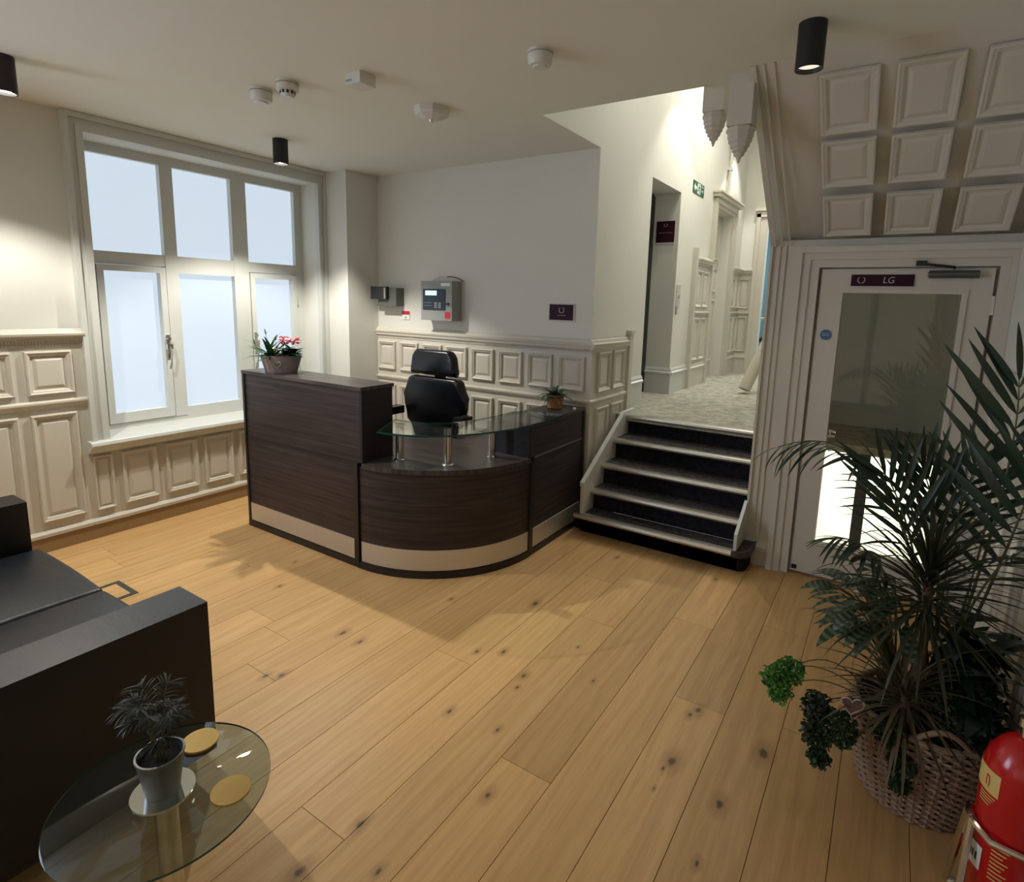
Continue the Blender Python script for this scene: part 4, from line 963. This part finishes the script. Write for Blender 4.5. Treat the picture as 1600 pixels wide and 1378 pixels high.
# dracaena
dr = thing('dracaena', 'spiky narrow-leaved dracaena on a bare cane rising from the basket', 'plant', (bx - .03, by - .05, .30))
cane = [(bx - .03, by - .06, .30), (bx - .035, by - .07, .5), (bx - .045, by - .08, .72), (bx - .05, by - .09, .86)]
MB().tube(cane, [.018, .016, .016, .014], 10).build('cane', BARK, dr, smooth=True)
dleaf = leaf_mesh('dracaena_leaf', .42, .016, DRAC, .3, .3, 9, .35); dleaf2 = leaf_mesh('dracaena_leaf', .40, .015, DRAC, .5, .3, 9, .35)
hub = Vector(cane[-1])
for i in range(128):
    a = i * 2.39996; el = R(82 - i * .82); d = (math.cos(a) * math.cos(el), math.sin(a) * math.cos(el), math.sin(el))
    q = random.uniform(.62, .98)
    if hub.x + d[0] * .42 * q > .47: q = (.47 - hub.x) / (d[0] * .42)
    link('leaf', dleaf if i % 3 else dleaf2, dr, hub + Vector((0, 0, -.0012 * i)), aim(d), (q,) * 3)
# bronze cordyline
co = thing('bronze_cordyline', 'low rosette of thin bronze leaves at the front of the basket', 'plant', (bx - .08, by - .14, .33))
cleaf = leaf_mesh('cordyline_leaf', .32, .012, CORD, .5, .3, 8, .4)
hub = Vector((bx - .07, by - .13, .43)); MB().tube([(bx - .06, by - .12, .3), hub], .012, 8).build('stem', BARK, co)
for i in range(105):
    a = i * 2.39996; el = R(78 - i * .95); link('leaf', cleaf, co, hub + Vector((0, 0, -.0006 * i)), aim((math.cos(a) * math.cos(el), math.sin(a) * math.cos(el), math.sin(el))), (random.uniform(.6, 1.05),) * 3)
# calathea
ca = thing('calathea', 'striped broad-leaved plant spreading left behind the bronze rosette', 'plant', (bx - .1, by + .08, .30))
cal = leaf_mesh('calathea_leaf', .15, .048, CAL, .35, .15, 10, .45)
for i in range(52):
    a = R(random.uniform(110, 250)) if i < 46 else R(random.uniform(-90, 90)); h = random.uniform(.30, .62); r_ = random.uniform(.08, .27)
    p = Vector((bx - .1 + r_ * math.cos(a), by + .06 + r_ * math.sin(a) * .8, .3 + h * .75))
    MB().tube(bez((bx - .09, by + .06, .29), (bx - .1 + .3 * r_ * math.cos(a), by + .06, .3 + h * .6), p, 5), .0028, 5).build('stem', STEM, ca)
    link('leaf', cal, ca, p, aim((math.cos(a), math.sin(a) * .8, random.uniform(-.5, .35)), random.uniform(-.5, .5)), (random.uniform(.7, 1.15),) * 3)
# broad dark foliage to the right/back
bd = thing('peace_lily', 'mass of dark broad leaves filling the right side of the basket', 'plant', (bx + .08, by + .02, .30))
bleaf = leaf_mesh('broad_leaf', .22, .065, BROAD, .45, .2, 8, .42)
for i in range(95):
    a = random.uniform(-2.2, 1.9); el = random.uniform(-.1, 1.2); p = Vector((bx + .07 + random.uniform(-.06, .08), by + random.uniform(-.13, .12), .30 + random.uniform(0, .30)))
    d = (math.cos(a) * math.cos(el) * .8, math.sin(a) * math.cos(el), math.sin(el)); q = random.uniform(.55, .95)
    if p.x + d[0] * .22 * q > .47: q = max(.3, (.47 - p.x) / (d[0] * .22)); d = (min(d[0], .4), d[1], d[2])
    link('leaf', bleaf, bd, p, aim(d, random.uniform(-.5, .5)), (q,) * 3)
# curly ferns
def curly(name, mat, sprays, label):
    t = thing(name, label, 'plant', (sprays[0][0][0], sprays[0][0][1], .33))
    for p0, p1, p2, rad, n in sprays:
        pts = bez(p0, p1, p2, 10); s = MB().tube(pts, .0022, 5).build('stem', STEM, t)
        bm = bmesh.new()
        for i in range(n):
            u = Vector((random.gauss(0, 1), random.gauss(0, 1), random.gauss(0, 1))).normalized() * rad * random.random() ** .4
            c = pts[-1] + u; a = Vector((random.uniform(-1, 1), random.uniform(-1, 1), random.uniform(-1, 1))).normalized(); e = a.cross(Vector((.3, .5, .8))).normalized(); f_ = a.cross(e)
            q = random.uniform(.008, .015)
            vs = [bm.verts.new(c + e * q * x + f_ * q * y + a * z * q) for x, y, z in ((0, 0, 0), (.7, .5, .3), (.4, 1.3, .1), (0, 1.0, .35), (-.5, 1.2, 0), (-.7, .5, .3))]
            bm.faces.new(vs[:3]); bm.faces.new((vs[0], vs[2], vs[3])); bm.faces.new((vs[0], vs[3], vs[4])); bm.faces.new((vs[0], vs[4], vs[5]))
        me = bpy.data.meshes.new('foliage'); bm.to_mesh(me); bm.free(); me.materials.append(mat); link('foliage', me, t, kind='stuff')
    return t
e0 = (bx - .14, by - .1, .33)
curly('curly_fern', FERN, [(e0, (-.05, 2.18, .56), (-.185, 2.20, .375), .050, 260), (e0, (-.1, 2.2, .50), (-.235, 2.17, .345), .046, 220), (e0, (-.1, 2.15, .46), (-.205, 2.14, .315), .042, 180)], 'bright green curly fern tuft reaching out left of the basket over the floor')
curly('trailing_fern', DFERN, [(e0, (-.02, 2.1, .42), (-.08, 2.06, .36), .05, 330), (e0, (-.04, 2.08, .36), (-.07, 2.04, .27), .05, 330), (e0, (0, 2.08, .34), (-.01, 2.03, .33), .06, 380), (e0, (.0, 2.02, .4), (-.055, 2.02, .20), .035, 200),
       ((bx - .06, by - .17, .33), (bx - .05, by - .25, .36), (bx - .06, by - .235, .25), .038, 320), ((bx - .06, by - .17, .33), (bx - .05, by - .27, .32), (bx - .055, by - .222, .17), .030, 220), ((bx - .1, by - .15, .33), (bx - .1, by - .22, .4), (bx - .1, by - .2, .33), .055, 400), ((bx + .05, by, .3), (bx + .1, by - .05, .5), (bx + .10, by - .10, .42), .11, 900), ((bx + .05, by, .3), (bx + .1, by + .02, .5), (bx + .11, by + .05, .46), .11, 700)], 'dark trailing fern spilling over the front left rim of the basket')
# heart pick
hb = thing('heart_pick', 'small wire heart ornament stuck among the leaves at the basket front', 'ornament', (.02, 2.06, .40))
pts = []
for i in range(28):
    a = 2 * PI * i / 28; pts.append((.018 + .0021 * 16 * math.sin(a) ** 3, 2.02 + .006 * math.sin(a), .425 + .0021 * (13 * math.cos(a) - 5 * math.cos(2 * a) - 2 * math.cos(3 * a) - math.cos(4 * a))))
MB().tube(pts, .0018, 6, closed=True).build('wire_heart', SILV, hb)
MB().poly([(p[0] * .86 + .018 * .14, 2.021, p[2] * .86 + .425 * .14) for p in pts], (0, .002, 0)).build('heart_plate', plain('heart_wood', (104, 78, 72), .7), hb)
MB().tube([(.018, 2.021, .39), (.03, 2.06, .33), (.05, 2.1, .29)], .0015, 5).build('wire_stem', SILV, hb)
# fire extinguisher
ex, ey = .432, 1.875
fe = thing('fire_extinguisher', 'red fire extinguisher on a chrome stand in the bottom right corner', 'fire extinguisher', (ex, ey, 0))
er = .083
MB().lathe([(.05, .035), (er - .01, .045), (er, .06), (er, .50), (er - .008, .535), (er - .028, .57), (.03, .595), (.018, .60)], (ex - .015, ey, 0), 48).build('cylinder', RED, fe, smooth=True)
MB().lathe([(.018, .60), (.018, .63), (.026, .632), (.026, .655), (.012, .66)], (ex - .015, ey, 0), 20).build('valve', CHROME, fe, smooth=True)
MB().tube([(ex - .02, ey, .645), (ex + .01, ey - .06, .655), (ex + .02, ey - .12, .65)], .008, 8).build('lever', CHROME, fe, smooth=True)
MB().tube([(ex - .02, ey + .02, .64), (ex + .02, ey + .07, .62), (ex + .05, ey + .06, .50), (ex + .052, ey + .05, .2)], .010, 10).build('hose', PLAST, fe, smooth=True)
def cyl_patch(name, a0, a1, z0, z1, mat, parent, k=.0012, n=16):
    b = bmesh.new(); r = er + k; A = [(ex - .015 + r * math.cos(R(a0 + (a1 - a0) * i / n)), ey + r * math.sin(R(a0 + (a1 - a0) * i / n))) for i in range(n + 1)]
    v0 = [b.verts.new((x, y, z0)) for x, y in A]; v1 = [b.verts.new((x, y, z1)) for x, y in A]
    for i in range(n): b.faces.new((v0[i], v0[i + 1], v1[i + 1], v1[i]))
    me = bpy.data.meshes.new(name); b.to_mesh(me); b.free(); me.materials.append(mat); return link(name, me, parent)
cyl_patch('cream_band', 120, 232, .435, .50, CREAM, fe)
cyl_patch('white_label', 120, 222, .20, .27, WHITE, fe)
for i, z in enumerate((.425, .417, .409, .40)): cyl_patch('print_line', 196, 228 - 3 * i, z, z + .003, CREAM, fe)
for i in range(9): cyl_patch('print_line', 236, 262 - (i % 3) * 4, .30 - i * .012, .304 - i * .012, CREAM, fe)
for (a, z0, z1) in ((206, .452, .482), (212, .452, .482)): cyl_patch('band_letter', a, a + 2, z0, z1, REDP, fe, .002, 3)
cyl_patch('band_letter', 206, 214, .479, .483, REDP, fe, .002, 4)
for a in (190, 197, 203, 210): cyl_patch('label_mark', a, a + 4, .222, .245, EDGE, fe, .002, 3)
mb = MB()
def tb(pts, r=.0105): mb.tube(pts, r, 8)
tb([(ex - .105, ey - .03, .33), (ex - .115, ey - .07, .16), (ex - .12, ey - .10, .008), (ex + .05, ey - .10, .008), (ex + .05, ey + .09, .008), (ex - .12, ey + .09, .008), (ex - .112, ey + .06, .16), (ex - .105, ey + .02, .33)])
tb([(ex - .106, ey - .032, .325), (ex - .07, ey - .088, .322), (ex + .02, ey - .095, .32)], .009); tb([(ex - .105, ey - .03, .33), (ex - .108, ey, .332), (ex - .105, ey + .02, .33)])
mb.build('stand', CHROME, fe, smooth=True)

# ============================================================ WALL FITTINGS above the desk
fb = thing('fire_alarm_panel', 'grey fire alarm control panel with small screen on the back wall', 'control panel', (-3.36, BY, 1.69))
box('cabinet', -3.53, -3.18, 3.80, BY + .012, 1.525, 1.862, GREYBOX, fb, bevel=.004)
k = box('keypad', -3.505, -3.25, 3.795, 3.80, 1.615, 1.795, plain('keypad_navy', (30, 42, 62), .35), fb, bevel=.004)
box('screen', -3.475, -3.345, 3.7935, 3.795, 1.74, 1.78, LCD, k)
for r_ in range(3):
    for c_ in range(2): box('button', -3.37 + c_ * .045, -3.34 + c_ * .045, 3.792, 3.795, 1.632 + r_ * .018, 1.643 + r_ * .018, GREYBOX, k)
for r_ in range(2): box('button_row', -3.49, -3.40, 3.7935, 3.795, 1.65 + r_ * .025, 1.653 + r_ * .025, GREYBOX, k)
box('label_strip', -3.30, -3.20, 3.798, 3.80, 1.82, 1.845, WHITE, fb); box('label_square', -3.255, -3.195, 3.798, 3.80, 1.545, 1.60, REDP, fb, label='small red square label')
MB().tube([(-3.235, 3.78, 1.67), (-3.20, 3.78, 1.67)], .005, 6).lathe([(.010, 0), (.010, .02)], (-3.22, 3.78, 1.67), 10, 'Y').build('key', EDGE, fb)
MB().tube(bez((-3.46, 3.87, 1.862), (-3.36, 3.87, 1.94), (-3.25, 3.88, 1.862), 12), .004, 6).build('cable', WPLAST, fb); MB().tube(bez((-3.30, 3.88, 1.90), (-3.2, 3.88, 1.91), (-3.15, 3.92, 1.86), 8), .004, 6).build('cable', EDGE, fb)
kb = thing('key_safe', 'grey wall box with dark flip cover in the corner behind the desk', 'box', (-4.0, BY, 1.72))
box('housing', -4.10, -3.865, 3.83, BY + .012, 1.635, 1.80, plain('housing_grey', (96, 100, 94), .45), kb, bevel=.006)
box('cover', -4.165, -3.955, 3.80, 3.83, 1.695, 1.81, plain('smoked_cover', (40, 46, 52), .2), kb, bevel=.006); box('clip', -3.985, -3.965, 3.792, 3.80, 1.70, 1.80, GREYBOX, kb)
cl = thing('alarm_notice', 'tiny red and white fire notice left of the alarm panel', 'sign', (-3.83, BY, 1.55))
box('plate', -3.885, -3.79, BY + .004, BY + .012, 1.515, 1.59, WHITE, cl); box('red_header', -3.885, -3.79, BY + .002, BY + .004, 1.56, 1.592, REDP, cl); box('mark', -3.85, -3.825, BY + .003, BY + .004, 1.53, 1.537, EDGE, cl)
ws = thing('wall_sign', 'square burgundy sign with silver emblem on the back wall near the steps', 'sign', (-2.18, BY, 1.63))
box('sign_backing', -2.298, -2.068, BY + .002, BY + .012, 1.565, 1.700, SILV, ws); box('sign_plate', -2.288, -2.080, BY - .002, BY + .002, 1.573, 1.692, BURG, ws); crest(ws, -2.18, BY - .003, 1.650, .022, SILV)
box('print_line', -2.215, -2.145, BY - .0028, BY - .002, 1.608, 1.611, SILV, ws)

# ============================================================ CEILING FITTINGS
def detector(name, x, y, label, cat, prof, slots=True):
    t = thing(name, label, cat, (x, y, CZ))
    MB().lathe([(.058, 0), (.058, -.010), (.055, -.012)], (x, y, CZ), 28).build('mounting_base', WPLAST, t, smooth=True)
    MB().lathe(prof, (x, y, CZ), 28).build('housing', WPLAST, t, smooth=True)
    MB().lathe([(.0585, -.0125), (.0585, -.0145)], (x, y, CZ), 28).build('joint', GREYBOX, t)
    if slots:
        for k in range(10):
            a = 2 * PI * k / 10; MB().box(-.005, .005, .028, .034, -.062, -.047).build('vent', EDGE, t, loc=(x, y, CZ), rot=(0, 0, a)) if False else None
        b = MB()
        for k in range(10):
            a = 2 * PI * k / 10; c, s_ = math.cos(a), math.sin(a)
            b.poly([(x + .036 * c - .006 * s_, y + .036 * s_ + .006 * c, CZ - .062), (x + .036 * c + .006 * s_, y + .036 * s_ - .006 * c, CZ - .062), (x + .036 * c + .006 * s_, y + .036 * s_ - .006 * c, CZ - .048), (x + .036 * c - .006 * s_, y + .036 * s_ + .006 * c, CZ - .048)], (.003 * c, .003 * s_, 0))
        b.build('vents', EDGE, t)
    return t
detector('alarm_sounder', -3.062, 2.03, 'plain white round sounder on the ceiling, left of the vented smoke detector', 'sounder', [(.056, -.015), (.056, -.05), (.05, -.062), (.034, -.064), (.032, -.072), (.01, -.074)], False)
detector('smoke_detector', -2.829, 2.03, 'white smoke detector with dark vents on the ceiling above the window side', 'smoke detector', [(.056, -.015), (.056, -.045), (.038, -.047), (.036, -.065), (.03, -.078), (.01, -.08)])
detector('smoke_detector', -1.47, 2.36, 'white round smoke detector alone in the middle of the ceiling', 'smoke detector', [(.057, -.015), (.055, -.045), (.048, -.06), (.032, -.064), (.03, -.07), (.01, -.071)], False)
t = thing('junction_box', 'white square box on the ceiling between the detectors', 'box', (-2.41, 2.16, CZ))
MB().box(-2.465, -2.36, 2.105, 2.21, CZ - .055, CZ).build('housing', WPLAST, t, bevel=.004); box('lid_strip', -2.46, -2.42, 2.103, 2.105, CZ - .04, CZ - .03, GREYBOX, t)
t = thing('emergency_light', 'white octagonal emergency light fitting on the ceiling nearest the opening', 'light', (-2.43, 2.71, CZ))
MB().lathe([(.105, 0), (.105, -.02), (.10, -.024)], (-2.43, 2.71, CZ), 8).build('mounting_base', WPLAST, t); MB().lathe([(.10, -.025), (.096, -.045), (.05, -.062), (.03, -.066)], (-2.43, 2.71, CZ), 8).build('cover', WPLAST, t, bevel=.002)
MB().lathe([(.018, -.066), (.014, -.075), (.004, -.08)], (-2.43, 2.71, CZ), 16).build('lens', CHROME, t, smooth=True)
def downlight(x, y, energy, lens, label, color=NEUT, size=113, z=CZ, blend=.42, wing=0):
    t = thing('downlight', label, 'ceiling light', (x, y, z), group='black cylinder downlights')
    MB().lathe([(.052, 0), (.052, -.17), (.047, -.17), (.043, -.150)], (x, y, z), 36, cap=False).build('body', BLACK, t, smooth=True)
    MB().lathe([(.051, -.0005), (.051, -.003)], (x, y, z), 24).build('top_plate', BLACK, t)
    MB().lathe([(.0435, -.150), (.0435, -.153)], (x, y, z), 28).build('lens', lens, t)
    l = bpy.data.lights.new('downlight_beam', 'SPOT'); l.energy = energy; l.color = color; l.spot_size = R(size); l.spot_blend = blend; l.shadow_soft_size = .022
    if wing:      # batwing reflector: stronger towards the edge of the beam
        l.use_nodes = True; nt = l.node_tree; em = nt.nodes['Emission']; tcn = N(nt, 'ShaderNodeTexCoord'); sp_ = N(nt, 'ShaderNodeSeparateXYZ')
        nt.links.new(tcn.outputs['Normal'], sp_.inputs[0])
        nt.links.new(math_(nt, 'POWER', math_(nt, 'MAXIMUM', math_(nt, 'ABSOLUTE', sp_.outputs[2]), .3), -wing), em.inputs['Strength'])
    o = bpy.data.objects.new('downlight_beam', l); col.objects.link(o); o.parent = t; o.location = (0, 0, -.175); return t
downlight(-3.87, 2.70, P_LEFT1, LENS, 'black cylinder downlight glowing near the window above the desk', wing=.7)
downlight(-3.785, 1.13, P_LEFT2, LENS, 'black cylinder downlight cut off at the left edge of the ceiling', wing=WING)
downlight(-.40, 2.66, P_RIGHT, DIMLENS, 'black cylinder downlight with a dim lens in front of the sloped panelling', WARM)
downlight(1.275, -1.3, P_FILL_SPOT, LENS, 'added fill downlight, unseen behind the viewer on the right', WARM, 120)  # extra lamp out of view, added as fill light
for y, e in ((5.55, P_CORR), (7.75, P_CORR * 1.5)):
    downlight(SX + .40, y, e, LENS, 'black cylinder downlight high over the corridor, ' + ('nearer the steps' if y < 6 else 'nearer the far doorway'), NEUT, 77, VZ, .4)
    bpy.data.objects
for x, y, z, e, s in ((-1.15, 6.2, VZ - .06, P_VOID * 2, .7), (-1.3, 4.2, VZ - .06, P_VOID * .6, .4), (-1.0, 10.0, 3.38, 45, .8)):  # area lamps without fittings, added to fill corridor and far room
    l = bpy.data.lights.new('fill_area_light', 'AREA'); l.energy = e; l.size = s; l.color = NEUT if y < 9 else (.95, .98, 1)
    o = bpy.data.objects.new('fill_area_light', l); col.objects.link(o); o.location = (x, y, z); o['kind'] = 'helper'

# ============================================================ FLOOR BOX
t = thing('floor_box', 'dark framed square floor socket box set in the oak boards by the sofa', 'floor box', (-3.59, 1.27, 0))
mb = MB(); X0, X1, Y0, Y1 = -3.715, -3.472, 1.15, 1.393; w_ = .028
mb.box(X0, X1, Y0, Y0 + w_, .0003, .003); mb.box(X0, X1, Y1 - w_, Y1, .0003, .003); mb.box(X0, X0 + w_, Y0 + w_, Y1 - w_, .0003, .003); mb.box(X1 - w_, X1, Y0 + w_, Y1 - w_, .0003, .003)
mb.build('trim_frame', plain('floor_box_grey', (62, 64, 62), .5), t); tag(box('lid', X0 + w_, X1 - w_, Y0 + w_, Y1 - w_, .0003, .0015, OAK, t))
